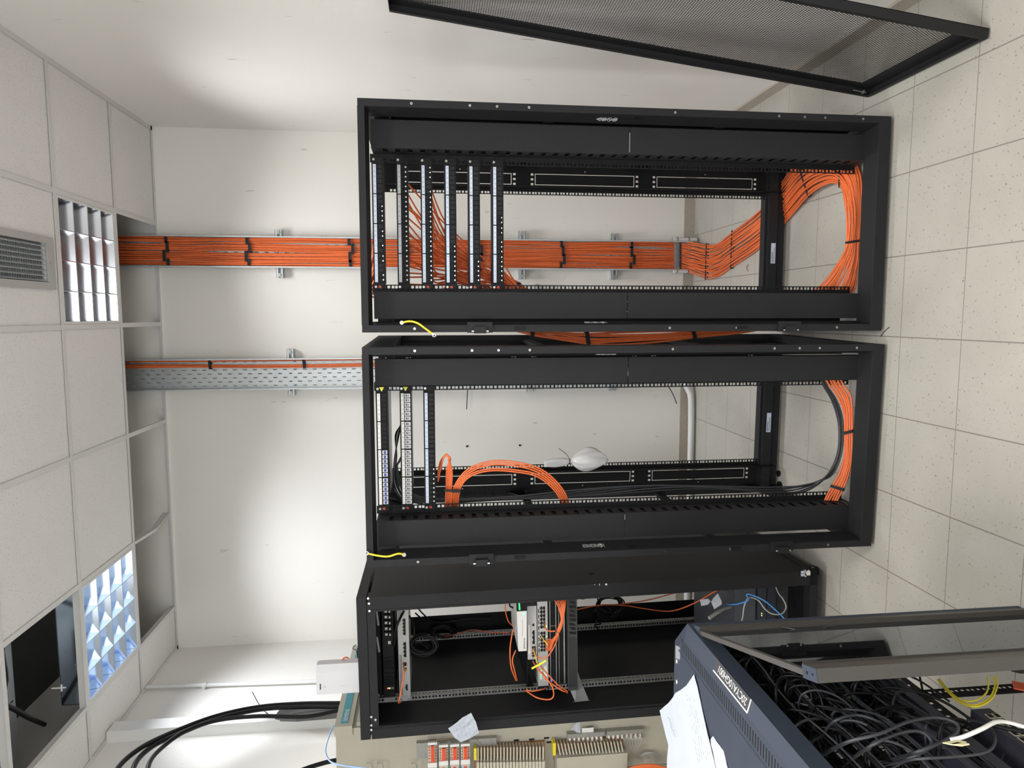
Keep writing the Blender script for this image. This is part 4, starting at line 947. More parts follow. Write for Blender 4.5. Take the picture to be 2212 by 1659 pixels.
# grey wide switch
a = dev('network_switch', 'network switch', 'pale grey one-unit appliance second in the left rack, with a black coaxial plug', 1.8505, 1.8985, dep=.24, m_=M['grey']); ears(a, .2225, .048, M['grey'])
for (x0, x1, n_) in ((.055, .130, 5), (-.045, .024, 4)): sock(a, x0, x1, .0135, .0265, n_, nm='socket')
sock(a, -.085, -.068, .014, .028, 1); sock(a, -.108, -.092, .014, .028, 1); sock(a, -.198, -.168, .012, .022, 1)
for (x0, x1) in ((.118, .222), (-.215, -.03)):
    q = MB(); n_ = int((x1-x0)/.0036)
    for k in range(n_): q.box(x0+.0036*k, x0+.0036*k+.0018, -.0005, .0005, .034, .0385); q.box(x0+.0036*k, x0+.0036*k+.0018, -.0005, .0005, .0405, .044)
    q.build('vent_slots', M['dark'], a)
led(a, .2185, .020, M['glowyel'], .0035); led(a, -.098, .010, M['whitepaint'], .002)
q = MB(); q.cyl((.178, -.012, .024), (.178, 0, .024), .008, 12); q.cyl((.168, -.022, .024), (.158, -.028, .026), .0055, 10); q.build('coaxial_plug', M['galvd'], a)
q = MB(); q.box(-.2225, .2225, -.0006, .0004, .0285, .0295); q.box(-.2225, .2225, -.0006, .0004, .031, .0316); q.build('seam', M['galvd'], a)
# red dot gear behind
a = dev('transformer', 'transformer', 'black block with bright red lamp, right behind the pale appliance in the left rack', 1.80, 1.845, .12, .235, .30, .12)
led(a, -.02, .026, M['glowred'], .012)
# white router standing on shelf, shelf
a = dev('rack_shelf', 'shelf', 'black rack shelf carrying the slanted white box at mid height of the left rack', 1.3275, 1.3305, dep=.40, m_=M['black2'])
q = MB()
for s_ in (-1, 1): q.prism([(.0, 0), (.40, 0), (0, -.028)], 'x', s_*.2225, s_*.2205)
q.build('shelf_side', M['black2'], a)
mt = RX3.m @ Matrix.Translation((.078, .150, 1.3315)) @ Matrix.Rotation(-.10, 4, 'Z')
a = thing('network_switch', None, 'silver white desktop switch with glowing green lamp on the shelf of the left rack', 'network switch', None, mat=mt)
q = MB(); q.prism([(-.125, .006), (.125, .006), (.125, .046), (-.125, .038)], 'y', .006, .26); q.build('housing', M['whitepaint'], a)
q = MB(); q.prism([(-.125, 0), (.068, 0), (.068, .045), (-.125, .037)], 'y', 0, .008); q.build('front_bezel', M['whitepaint'], a)
q = MB(); q.prism([(.068, 0), (.126, 0), (.126, .047), (.068, .045)], 'y', -.0015, .007); dp = q.build('display_panel', M['dark'], a)
q = MB(); q.prism([(.074, .028), (.112, .031), (.112, .038), (.074, .036)], 'y', -.0022, -.001); q.build('display', M['displaygreen'], dp)
led(a, .055, .013, M['glow'], .0048)
text('procurve', .014, (-.114, -.0006, .008), (1, 0, 0), (0, 0, 1), M['ink'], a, 'printed_name')
q = MB(); q.box(-.052, .028, -.0004, .0004, .0195, .0205); q.build('printed_line', M['ink'], a)
# grey gateway, patch switch
a = dev('network_switch', 'network switch', 'small silver grey gateway directly below the rack shelf of the left rack', 1.2835, 1.3255, -.094, .152, .175, .20, M['grey'])
q = MB(); q.box(-.095, .037, -.0006, .0004, .031, .0385); q.build('label_strip', M['labelw'], a)
sock(a, .030, .043, .011, .021, 1); sock(a, -.077, .012, .010, .021, 4); 
q = MB(); q.box(-.118, -.052, -.0015, .0004, .006, .026); pn = q.build('port_block', M['grey'], a); sock(a, -.112, -.060, .016, .024, 4, y=-.003); sock(a, -.112, -.060, .007, .015, 4, y=-.003)
a = dev('network_switch', 'network switch', 'silver switch with two long rows of sockets and orange patch cords in the left rack', 1.2335, 1.2795, dep=.28, m_=M['grey'], y0=.176); ears(a, .2225, .046, M['dark'])
for r_ in (0, 1):
    z0 = .0235-.0125*r_
    for (x0, x1) in ((.045, .148), (-.062, .032)): sock(a, x0, x1, z0, z0+.0115, 6, gap=.0022)
q = MB()
for k in range(8): q.box(.118-.026*k, .136-.026*k, -.0006, .0004, .0385, .0425)
q.build('vent_slots', M['dark'], a)
for x in (.055, .008, -.020, -.045): led(a, x, .006, M['glowyel'], .0022)
q = MB(); q.box(-.196, -.128, -.001, .0004, .006, .020); lb = q.build('white_label', M['labelw'], a); q = MB(); q.box(-.194, -.182, -.0014, -.001, .008, .018); q.build('red_mark', M['relay'], lb)
for k, m_ in enumerate((M['glowyel'], M['glowyel'], M['glow'], M['glow'], M['glow'])): led(a, -.150-.009*k, .0335, m_, .0020)
q = MB()
q.box(.175, .205, -.0008, .0004, .028, .032)
for k in range(9): q.box(.172, .172+.004+.02*((k*5) % 3)/2+.008, -.0008, .0004, .010+.0022*k, .0112+.0022*k)
q.build('printed_marks', M['ink'], a)
a = dev('rack_server', 'server', 'slim black server under the silver switch with a blue strip lamp', 1.190, 1.2315, dep=.45, m_=M['black2'], y0=.185)
q = MB(); q.box(-.2225, .2225, -.001, 0, .030, .033); q.box(-.2225, .2225, -.0015, 0, .003, .0065); q.box(.05, .052, -.0015, 0, .006, .03); q.build('front_trim', M['galvd'], a)
q = MB(); q.box(-.205, -.10, -.004, 0, .008, .026); q.build('drive_tray', M['dark'], a)
q = MB(); q.box(-.208, -.188, -.003, 0, .0265, .0285); q.build('blue_lamp', M['glowblue'], a)
a = dev('rack_server', 'server', 'black chassis with bright lower edge, just over the perforated bezel server', 1.152, 1.188, dep=.45, m_=M['dark'], y0=.19)
q = MB(); q.box(-.2225, .2225, -.0025, 0, .0015, .008); q.box(-.2225, .2225, -.001, 0, .028, .030); q.build('front_trim', M['galvd'], a)
a = dev('rack_server', 'server', 'server with perforated black bezel, lowest of the stack at mid left rack', 1.1045, 1.1485, dep=.5, m_=M['dark'], y0=.16)
hs = []; n_ = 0
for k in range(60):
    for r_ in range(6):
        if k < 32 or k > 41: 
            x = -.220+.0072*k+(.0036 if r_ % 2 else 0); z = .006+.0062*r_
            hs.append((x, z))
q = MB(); q.box(-.238, .2335, -.012, -.004, 0, .044); bz = q.build('bezel', mat('grey black bezel', (.035, .035, .036), .5, 0, .1, 20), a)
q = MB()
for x, z in hs: q.box(x-.0021, x+.0021, -.0124, -.012, z-.0018, z+.0018)
q.build('perforation', M['dark'], bz)
q = MB()
for k in range(9): q.prism([(.02+.0200*k, .005), (.034+.0200*k, .005+.006*(k % 3)), (.036+.02*k, .038), (.024+.02*k, .033-.008*(k % 2))], 'y', -.0125, -.012)
q.build('bezel_emblem', M['dark'], bz)
# silver angle bracket sticking out below it
p0 = RX3.px(1240, 1448, .19); p1 = RX3.px(1272, 1512, -.02)
t4 = thing('angle_bracket', RX3.w(p0), 'bright metal slide bracket sticking out at lower left under the bezel server', 'bracket')
T4 = Matrix.Translation(-V(t4.location)) @ RX3.m
cs = [RX3.px(1246, 1446, .24), RX3.px(1256, 1474, .19), RX3.px(1272, 1513, .10), RX3.px(1243, 1516, .10), RX3.px(1231, 1488, .19)]
cs = [T4 @ c for c in cs]; q = MB(); up_ = V((0, 0, .002)); n_ = len(cs)
q.add(cs+[c+up_ for c in cs], [tuple(range(n_))[::-1], tuple(range(n_, 2*n_))]+[(i, (i+1) % n_, n_+(i+1) % n_, n_+i) for i in range(n_)]); q.build('arm', M['galv'], t4)
a_, c_ = cs[2], cs[3]; q = MB(); q.obox((a_+c_)/2+V((0, 0, .004)), (a_-c_)/2, V((0, .0015, 0)), V((0, 0, .007))); q.build('end_lip', M['galv'], t4)
q = MB()
for k in range(3):
    for f_ in (.25, .75):
        m0 = cs[2].lerp(cs[1], .3+.3*k); m1 = cs[3].lerp(cs[4], .3+.3*k); c = m0.lerp(m1, f_)+V((0, 0, .0022)); q.cyl(c, c+V((0, 0, .0004)), .0022, 8)
q.build('bolt_holes', M['dark'], t4)
# equipment in the bottom of the rack
a = dev('power_backup_unit', 'power backup', 'dark slate backup unit near the bottom of the left rack, paler face', .262, .362, -.215, .225, .16, .5, mat('dusty slate plastic', (.045, .05, .06), .5, 0, .1, 20))
a = dev('power_backup_unit', 'power backup', 'black backup unit with green lamps, upper of two at the base of the left rack', .215, .258, -.215, .225, .15, .5, mat('dark navy plastic', (.018, .022, .032), .45, 0, .1, 20))
for (x, z, m_) in ((.055, .022, M['glowyel']), (.045, .022, M['glowyel']), (-.05, .030, M['glowyel']), (-.10, .022, M['glowyel']), (-.112, .030, M['glow'])): led(a, x, z, m_, .002)
a = dev('power_backup_unit', 'power backup', 'black backup unit, lower of two at the base of the left rack', .168, .211, -.215, .225, .15, .5, mat('deep navy plastic', (.016, .02, .03), .45, 0, .1, 20))
for (x, z, m_) in ((.052, .012, M['galvd']), (.02, .012, M['glowred']), (-.05, .034, M['glowyel']), (-.11, .034, M['glowyel']), (-.10, .012, M['galvd'])): led(a, x, z, m_, .002)
a = dev('blanking_plate', 'blanking plate', 'scuffed dark plate below the backup units at the foot of the left rack', .098, .163, -.235, .235, .17, .02, mat('scuffed black', (.03, .032, .035), .4, 0, .5, 12))

# ---- cables in the left rack
def c3(pts, mt, r_, label, name='patch_cable', cat='cable', grp=None, tree=None, k=6):
    ws = [RX3.w(RX3.px(x, y, ly)) for x, y, ly in pts]; c0 = ws[0].copy()
    t = thing(name, c0, label, cat, grp); strand('jacket', [w_-c0 for w_ in ws], r_, mt, t, 6, k); return t
O, BK = M['orange'], M['blackcable']
g = 'orange patch cords hanging in front of the silver switch'
t = thing('cable_bundle', RX3.w(RX3.px(1205, 1365, .1)), 'bunch of orange patch cords tied together in front of the silver switch', 'cable bundle')
T3_ = Matrix.Translation(-V(t.location))
def s3(pts, mt=O, r_=.0031, par=None, nm='cable'):
    strand(nm, [T3_ @ RX3.w(RX3.px(x, y, ly)) for x, y, ly in pts], r_, mt, par or t, 6, 6)
for (mx, x0) in ((1184, 1155), (1192, 1163), (1199, 1172), (1206, 1185), (1214, 1192), (1220, 1200)):
    s3([(x0, 1283, .10), (mx-6, 1289, .08), (1210, 1294, .07), (1224, 1286, .08), (1230, 1279, .10)])
for k, (sx, mx) in enumerate(((1186, 1198), (1193, 1202), (1200, 1206), (1206, 1209), (1211, 1211), (1216, 1213), (1222, 1215))):
    s3([(sx, 1282+k, .10), (mx+6, 1305, .07), (1212+k*.9, 1332, .06), (1211+k*.7, 1345, .06), (1204+k*1.0, 1362, .06), (1204-k*1.5+2, 1374+k*1.2, .065), (1192-k*.5, 1382+k*3.5, .09), (1182-k*.6, 1380+k*4.0, .14)])
s3([(1176, 1345, .16), (1177, 1356, .12), (1186, 1363, .09), (1198, 1363, .08), (1206, 1360, .07)])
s3([(1174, 1384, .15), (1186, 1386, .12), (1200, 1374, .08), (1206, 1364, .07)]); s3([(1150, 1403, .15), (1160, 1417, .11), (1172, 1422, .10), (1185, 1416, .09), (1200, 1390, .08), (1208, 1364, .07)])
a = T3_ @ RX3.w(RX3.px(1201, 1362, .05)); d = T3_ @ RX3.w(RX3.px(1212, 1365, .05)); tie(a, d, (0, 0, 1), .012, t, .004)
a = T3_ @ RX3.w(RX3.px(1218, 1281, .08)); d = T3_ @ RX3.w(RX3.px(1226, 1290, .08)); tie(a, d, (1, 0, .3), .012, t, .005)
c3([(1151, 1428, .16), (1156, 1437, .10), (1170, 1455, .06), (1190, 1475, .05), (1215, 1492, .04), (1226, 1494, .07)], O, .0031, 'orange patch cord slanting down left from the grey gateway, outermost', grp=None)
c3([(1163, 1432, .16), (1172, 1444, .09), (1188, 1462, .06), (1206, 1480, .05), (1224, 1492, .06), (1225, 1497, .09)], O, .0031, 'orange patch cord slanting down left beside the yellow tags, innermost')
c3([(1158, 1440, .13), (1178, 1462, .06), (1192, 1482, .03), (1196, 1502, .03), (1186, 1511, .04), (1160, 1507, .05), (1136, 1492, .10)], O, .0031, 'orange patch cord making a wide loop below the left mounting rail')
c3([(1137, 1490, .10), (1150, 1493, .09), (1172, 1489, .10), (1180, 1486, .14)], O, .0028, 'short orange cord end tucked behind the wide loop')
c3([(1110, 1298, .16), (1094, 1300, .2), (1092, 1320, .26), (1098, 1342, .3), (1108, 1352, .22)], O, .0028, 'orange cord curving round above the white desktop switch', k=6)
c3([(1108, 1360, .17), (1102, 1400, .15), (1104, 1440, .15), (1115, 1470, .17)], O, .0031, 'orange cord hanging beside the white desktop switch, longer one')
c3([(1114, 1405, .15), (1107, 1425, .15), (1112, 1450, .15), (1117, 1470, .18)], O, .0031, 'orange cord hanging beside the white desktop switch, shorter one')
c3([(871, 1432, .17), (873, 1450, .10), (869, 1480, .08), (864, 1505, .06), (861, 1518, .09), (866, 1516, .14)], O, .0034, 'orange cord dropping from the pale appliance past the rail end')
c3([(890, 1369, .9), (920, 1376, .88), (950, 1377, .8), (985, 1370, .7), (1020, 1361, .6), (1060, 1366, .5), (1100, 1367, .35)], mat('dull red orange jacket', (.45, .10, .04), .5, 0, .1, 50), .003, 'dull orange cord running along the inner left wall of the left rack')
c3([(1232, 1320, .5), (1290, 1308, .6), (1340, 1305, .7), (1400, 1296, .75), (1470, 1278, .7), (1540, 1266, .5), (1588, 1268, .3)], O, .0032, 'upper orange cord crossing the rear opening towards the bottom equipment')
c3([(1300, 1306, .6), (1350, 1308, .7), (1400, 1316, .7), (1450, 1320, .6), (1500, 1303, .45), (1550, 1275, .35), (1586, 1266, .3)], O, .0034, 'lower sagging orange cord crossing towards the bottom equipment')
for k, (x0, lab) in enumerate(((1123, 'upper'), (1166, 'lower'))): pass
# yellow tags
for k, (x, y, dx, dy, lab) in enumerate([(1160, 1438, 13, -7, 'left yellow cable tag in front of the silver switch'), (1171, 1432, 9, -6, 'right yellow cable tag in front of the silver switch'), (1099, 1293, 9, 0, 'yellow cable tag above the white desktop switch')]):
    c = RX3.w(RX3.px(x, y, .085)); d = RX3.w(RX3.px(x+dx, y+dy, .085))-c
    q = MB(); nn = d.cross(V((0, 1, 0))).normalized(); q.obox((0, 0, 0), d*.9, nn*.0045, d.normalized().cross(nn)*.0004); o = q.build('cable_tag', M['warn']); o.location = c; tag(o, lab, 'cable tag')
c3([(1153, 1404, .14), (1157, 1420, .10), (1160, 1432, .09)], M['yellow'], .0025, 'short yellow cord joining the yellow tags')
c3([(1169, 1374, .15), (1176, 1384, .11), (1184, 1394, .10)], M['yellow'], .0022, 'short yellow cord across the socket rows of the silver switch')
c3([(872, 1440, .15), (877, 1448, .12)], M['yellow'], .0018, 'thin yellow wire tail under the pale appliance')
# coils of black cable
def coil(cx, cy, ly, rx, ry, n_, label, r_=.0042, tilt=0):
    c = RX3.w(RX3.px(cx, cy, ly)); t = thing('cable_coil', c, label, 'cable coil'); pts = []
    rn = random.Random(int(cx)); sc_ = ly+2.9
    for i in range(n_*14):
        a = i/14*2*math.pi; k = 1+.10*math.sin(i*.37+cx)+.06*math.sin(i*1.1)
        x = cx+math.cos(a)*rx*k+3*math.sin(i*.21); y = cy+math.sin(a)*ry*k*(1-.1*math.sin(i*.3)); pts.append(RX3.w(RX3.px(x, y, ly-.03*math.sin(a*.5+i*.05)))-c)
    strand('cable_loop', pts, r_, BK, t, 6, 2); return t
coil(915, 1394, .22, 27, 20, 7, 'black power cable coiled and hung behind the pale appliance', .0046)
coil(907, 1404, .30, 20, 15, 3, 'smaller lower loops of black cable under the hanging coil', .0042)
coil(957, 1366, .80, 24, 11, 6, 'black cable coil hooked behind the rear left mounting rail', .005)
coil(1318, 1308, .75, 26, 20, 7, 'tangled black cable coil at the rear opening, below the bezel server', .0042)
coil(1304, 1323, .70, 18, 15, 4, 'second tangle of black cable hanging lower left of the rear coil', .004)
for k, (pts, lab) in enumerate([
    ([(897, 1298, .9), (905, 1316, .9), (918, 1330, .88), (932, 1343, .85), (960, 1345, .85), (1010, 1338, .85), (1060, 1338, .85)], 'black cable slanting down the rear opening, nearer the frame'),
    ([(897, 1324, .9), (908, 1334, .88), (922, 1344, .85), (950, 1349, .85)], 'black cable slanting down the rear opening, the lower of two'),
    ([(884, 1330, .25), (892, 1345, .22), (895, 1370, .2), (890, 1395, .22)], 'black cable bowing out beside the pale appliance'),
    ([(872, 1321, .13), (866, 1332, .08), (858, 1350, .06), (853, 1370, .08), (850, 1395, .12)], 'thick black coaxial cable curving from its plug across the pale appliance'),
    ([(1112, 1294, .3), (1103, 1298, .28), (1101, 1308, .28), (1108, 1313, .3)], 'small black cable loop tucked above the white desktop switch'),
    ([(1250, 1282, .6), (1262, 1278, .62), (1275, 1282, .65), (1262, 1293, .6), (1250, 1291, .6)], 'black cable bight at the top of the rear opening'),
    ([(1285, 1280, .65), (1292, 1296, .7), (1296, 1315, .72), (1290, 1340, .7), (1286, 1349, .6)], 'black cable running through the rear tangle'),
    ([(1300, 1340, .7), (1296, 1348, .65), (1285, 1350, .6), (1290, 1357, .6), (1302, 1368, .65)], 'black cable end trailing on the inner left wall'),
    ([(1575, 1262, .3), (1580, 1280, .3), (1577, 1298, .28), (1592, 1312, .25), (1600, 1330, .25), (1604, 1350, .25)], 'black cable dropping behind the paper tags'),
    ]): c3(pts, BK, .0040 if k != 3 else .0055, lab, 'power_cable')
c3([(1551, 1262, .32), (1562, 1280, .3), (1575, 1300, .28), (1592, 1330, .22), (1612, 1352, .15), (1622, 1362, .12)], M['blue'], .0022, 'thin blue network cable, the straighter one at the base of the left rack', 'network_cable')
c3([(1570, 1306, .2), (1592, 1305, .14), (1612, 1299, .10), (1617, 1294, .10), (1613, 1286, .11), (1620, 1284, .10), (1650, 1297, .06), (1680, 1322, .04), (1702, 1345, .03), (1712, 1358, .03)], M['blue'], .0034, 'blue network cable arching across the base of the left rack', 'network_cable')
c3([(1599, 1350, .16), (1604, 1335, .12), (1608, 1308, .11), (1618, 1291, .11), (1638, 1297, .10), (1652, 1315, .09), (1668, 1326, .08), (1688, 1326, .08), (1698, 1312, .09), (1692, 1295, .10), (1682, 1282, .11), (1674, 1262, .13), (1673, 1250, .15)], M['ltcable'], .0032, 'grey network cable making an S across the base of the left rack', 'network_cable')
c3([(1563, 1258, .3), (1568, 1268, .28), (1570, 1276, .26)], M['whitepaint'], .003, 'short white cord end beside the paper tags', 'network_cable')
c3([(1532, 1335, .12), (1548, 1324, .14), (1565, 1314, .17), (1582, 1310, .2)], mat('pale grey strap', (.25, .25, .24), .6, 0, .1, 30), .009, 'pale grey strap end hanging from the base of the left rack', 'strap', 'strap')
def sheet(name, pts, label, cat, mt, th=.0006, parent=None, uvn=10, crump=.004, seed=1, outw=V((0, 0, 1))):
    """crumpled sheet over a polygon given in world points"""
    c0 = sum((V(p) for p in pts), V())/len(pts); P_ = [V(p)-c0 for p in pts]
    bm = bmesh.new(); f = bm.faces.new([bm.verts.new(p) for p in P_]); bm.normal_update(); nn = f.normal.copy()
    bmesh.ops.triangulate(bm, faces=bm.faces[:]); bmesh.ops.subdivide_edges(bm, edges=bm.edges[:], cuts=uvn, use_grid_fill=True)
    rn = random.Random(seed); ph = [rn.uniform(0, 6) for _ in range(6)]; ax = [V((rn.uniform(-1, 1), rn.uniform(-1, 1), rn.uniform(-1, 1))).normalized() for _ in range(6)]
    sc_ = max(p.length for p in P_)
    for v in bm.verts:
        h = sum(abs(math.sin(ph[i]+v.co.dot(ax[i])*(5+3*i)/sc_))/(1+.5*i) for i in range(6)); v.co += nn*(h-1.5)*crump
    me = bpy.data.meshes.new(name); bm.to_mesh(me); bm.free(); me.materials.append(mt)
    o = bpy.data.objects.new(name, me); C.objects.link(o); o.location = c0
    sm_ = o.modifiers.new('thickness', 'SOLIDIFY'); sm_.thickness = th; sm_.offset = 0
    if label: tag(o, label, cat)
    if parent: o.parent = parent
    return o
for lab, pix, sd in (('larger white paper tag hanging in the lower part of the left rack', [(1551, 1282, .12), (1559, 1299, .12), (1559, 1306, .12), (1543, 1316, .12), (1536, 1300, .12), (1542, 1291, .12)], 3),
                 ('smaller folded white paper tag beside the larger tag in the left rack', [(1512, 1296, .13), (1529, 1293, .13), (1535, 1299, .13), (1530, 1306, .13), (1515, 1309, .13)], 4)):
    sheet('paper_tag', [RX3.w(RX3.px(*p)) for p in pix], lab, 'paper tag', M['paper'], seed=sd, uvn=5, crump=.0015)

# ---- white radio box standing on the closed rack
p0 = atY(682, 1437, 2.90); p1 = atY(774, 1499, 2.90)
zt, zb = p0.z, 2.056; xa, xb_ = atY(720, 1499, 2.90).x, atY(720, 1437, 2.90).x
t = thing('radio_unit', ((xa+xb_)/2, 2.90, zb), 'white wall-box style radio unit standing on top of the left rack', 'radio unit')
hw = (xb_-xa)/2; q = MB()
q.prism([(-hw, -.0), (hw*.55, -.004), (hw, .012), (hw, .05), (-hw, .05)], 'z', 0, zt-zb-.004); ob = q.build('housing', M['white'], t)
q = MB(); q.prism([(-hw+.002, .0), (-hw+.002, .05), (hw-.002, .05), (hw-.002, .014), (hw*.55, -.002)], 'z', zt-zb-.004, zt-zb); q.build('top_cap', M['white'], t)
q = MB(); q.box(-hw*.62, -hw*.22, -.0030, .001, zt-zb-.019, zt-zb-.0145); q.build('maker_bar', M['ink'], t)
q = MB(); q.tube([(-hw*.45+.005*math.cos(a), -.0021, zt-zb-.034+.005*math.sin(a)) for a in [i*math.pi/7 for i in range(14)]], .0005, 4, closed=True); q.build('button_ring', M['galvd'], t)
text('1   2   3  4 5 6', .006, (-hw*.45+.002, -.0024, zt-zb-.135), (0, 0, 1), (-1, 0, 0), M['galvd'], t, 'printed_digits')
pts = [atY(737, 1437, 2.93), atY(740, 1424, 2.94), atY(750, 1420, 2.95), atY(756, 1428, 2.95), atY(757, 1440, 2.95)]
t = thing('patch_cable', pts[0], 'small orange cable loop rising behind the white radio unit', 'cable'); strand('jacket', [p-pts[0] for p in pts], .0028, O, t)
pts = [atY(769, 1392, 3.02), atY(762, 1401, 3.0), atY(770, 1406, 3.0), atY(773, 1430, 2.98), atY(772, 1400, 2.98)]
t = thing('patch_cable', pts[0], 'thin dark wire loop at the top rear edge of the left rack', 'cable'); strand('jacket', [p-pts[0] for p in pts], .0015, M['dark'], t)

# ================================================================== BEIGE CABINET AT THE LEFT WALL
CX, CYN, CT = -1.832, 3.0, 2.186
t = thing('control_cabinet', (CX-.15, 3.3, 0), 'beige control cabinet against the left wall with a teal striped header', 'control cabinet')
mv = V((CX-.15, 3.3, 0))
def cbx(nm, m_, x0, x1, y0, y1, z0, z1, par=t): q = MB(); q.box(x0-mv.x, x1-mv.x, y0-mv.y, y1-mv.y, z0, z1); return q.build(nm, m_, par)
cbx('body', M['beige'], XL+.015, CX-.006, CYN, 3.75, .08, CT-.004)
cbx('plinth', M['dark'], XL+.03, CX-.03, CYN+.02, 3.73, 0, .08)
hd = cbx('header', M['beige'], CX-.006, CX+.010, CYN-.002, 3.76, CT-.078, CT)
cbx('header_end', M['beige'], CX-.035, CX+.010, CYN-.010, CYN-.002, CT-.078, CT)
st_ = cbx('teal_stripe', M['teal'], CX+.010, CX+.0112, CYN+.015, 3.74, CT-.056, CT-.024, hd)
text('SIEMENS', .026, (CX+.0114-mv.x, CYN+.028-mv.y, CT-.052), (0, 1, 0), (0, 0, 1), M['labelw'], hd, 'maker_name')
cbx('door_edge', M['beige'], CX-.006, CX+.012, CYN+.012, 3.74, .1, CT-.095)
# components mounted on its near face
Yf = CYN-.001
def fp(px, py, y=Yf): return atY(px, py, y)
def rect(nm, m_, px0, py0, px1, py1, dep, label=None, cat=None, par=None, y=Yf):
    a = fp(px0, py0, y-dep/2); d = fp(px1, py1, y-dep/2); c = (a+d)/2; c.y = y-dep/2
    q = MB(); q.box(-abs(a.x-d.x)/2, abs(a.x-d.x)/2, -dep/2, dep/2, -abs(a.z-d.z)/2, abs(a.z-d.z)/2)
    o = q.build(nm, m_); 
    if par: o.parent = par; o.location = c-V(par.location)
    else: o.location = c
    if label: tag(o, label, cat)
    return o
t = thing('mounting_rail', fp(985, 1605), 'zinc mounting rail with notches holding four relay blocks', 'mounting rail'); 
rect('rail', M['galvd'], 900, 1606, 1072, 1625, .010, par=t); rect('rail_lip', M['galvd'], 900, 1603, 1072, 1606, .022, par=t)
for k in range(13): rect('notch', M['dark'], 925+k*11, 1608, 928+k*11, 1611, .012, par=t)
for k, (x0, y0, h_, lab) in enumerate(((924, 1606, 1655, 'leftmost and tallest'), (948, 1611, 1651, 'second'), (972, 1610, 1649, 'third'), (995, 1609, 1648, 'rightmost'))):
    pos = ['topmost', 'second from the top', 'third from the top', 'lowest'][k]
    t = thing('relay_block', fp(x0+10, 1630), 'cream relay block with orange relay, %s on the beige cabinet' % pos, 'relay', 'relay blocks')
    rect('body', M['cream'], x0, y0, x0+20, h_, .040, par=t, y=Yf-.012)
    rect('relay', M['relay'], x0+7, y0+5, x0+14, h_-8, .012, par=t, y=Yf-.052)
    rect('label_flap', M['labelw'], x0, h_-8, x0+20, h_, .014, par=t, y=Yf-.052)
    rect('top_flap', M['labelw'], x0, y0-3, x0+20, y0+1, .012, par=t, y=Yf-.050)
    for s_ in (1, 15): 
        for j in range(5): rect('terminal', M['brown'], x0+s_+1, y0+7+j*6, x0+s_+4, y0+10+j*6, .001, par=t, y=Yf-.052)
    rect('wires', M['ltblue'], x0+2, h_, x0+19, h_+30, .018, par=t, y=Yf-.02); rect('wires', M['relay'], x0+7, h_, x0+13, h_+30, .022, par=t, y=Yf-.02)
t = thing('terminal_strip', fp(1100, 1630), 'upper comb of cream terminals with a yellow end plate on the beige cabinet', 'terminal strip', 'terminal combs')
rect('base', M['brown'], 1024, 1611, 1176, 1700, .016, par=t, y=Yf)
rect('end_plate', M['yellow'], 1023, 1611, 1029, 1636, .040, par=t, y=Yf-.010)
for k in range(21):
    rect('terminal', M['cream'], 1030.5+k*7, 1610-k*.1, 1033.5+k*7, 1640, .036, par=t, y=Yf-.012)
    rect('connector', M['cream'], 1029+k*7, 1640-k*.1, 1034.8+k*7, 1700, .050, par=t, y=Yf-.012)
t = thing('terminal_strip', fp(1270, 1620), 'lower cream terminal comb with plain cover, on the beige cabinet', 'terminal strip', 'terminal combs')
rect('base', M['brown'], 1196, 1601, 1345, 1629, .016, par=t, y=Yf)
rect('end_plate', M['yellow'], 1193, 1600, 1199, 1626, .040, par=t, y=Yf-.010)
for k in range(20):
    a = fp(1204+k*7.1, 1602-k*.25, Yf-.03); d = fp(1209+k*7.1, 1626-k*.25, Yf-.05); c = (a+d)/2-V(t.location); dd = (d-a)/2
    q = MB(); q.obox(c, dd, V((0, .016, 0)), V((0, 0, .0028))); q.build('terminal', M['cream'], t)
rect('cover', M['beige'], 1200, 1627, 1349, 1700, .075, par=t, y=Yf)
for (x0, x1, y0, lab) in ((1225, 1304, 1583, 'upper grey terminal row with white clips on the beige cabinet'), (1309, 1389, 1577, 'lower grey terminal row with white clips on the beige cabinet')):
    t = thing('terminal_row', fp((x0+x1)/2, y0+8), lab, 'terminal strip')
    rect('rail_cap', M['galvd'], x0, y0, x1, y0+3, .028, par=t); rect('backing', M['cream'], x0, y0+3, x1-2, y0+19, .010, par=t)
    for k in range(8): rect('clip', M['labelw'], x0+3+k*9.6, y0+5, x0+7+k*9.6, y0+15, .024, par=t); rect('wire_entry', M['brown'], x0+7.4+k*9.6, y0+6, x0+9.6+k*9.6, y0+14, .020, par=t)
for k in range(7):
    pts = [fp(1345+k*6, 1588, Yf-.03), fp(1349+k*6, 1603, Yf-.04), fp(1352+k*4, 1618, Yf-.03)]
    t = thing('grey_wire', pts[0], 'thin grey wire dropping from the lower terminal row', 'wire', 'grey wires under the terminal row'); strand('jacket', [p-pts[0] for p in pts], .0016, M['ltcable'], t, 5, 4)
for k in range(7):
    pts = [fp(1380+k*2.2, 1631-k*1.0, Yf-.02), fp(1396+k*3.4, 1637-k*1.5, Yf-.03), fp(1399+k*5, 1660, Yf-.03)]
    t = thing('grey_wire', pts[0], 'thin grey wire bending down to the picture edge under the terminal rows', 'wire', 'grey wires bending at the picture edge'); strand('jacket', [p-pts[0] for p in pts], .0018, M['ltcable'], t, 5, 5)
t = thing('cable_bundle', fp(1400, 1655, Yf-.1), 'short run of bright orange cable at the picture edge below the grey wires', 'cable bundle')
for k in range(4): strand('cable', [atY(x, y+k*3.2, Yf-.12)-V(t.location) for x, y in ((1350, 1664), (1375, 1655), (1405, 1652), (1430, 1656), (1460, 1668))], .0045, M['orange'], t, 6, 4)
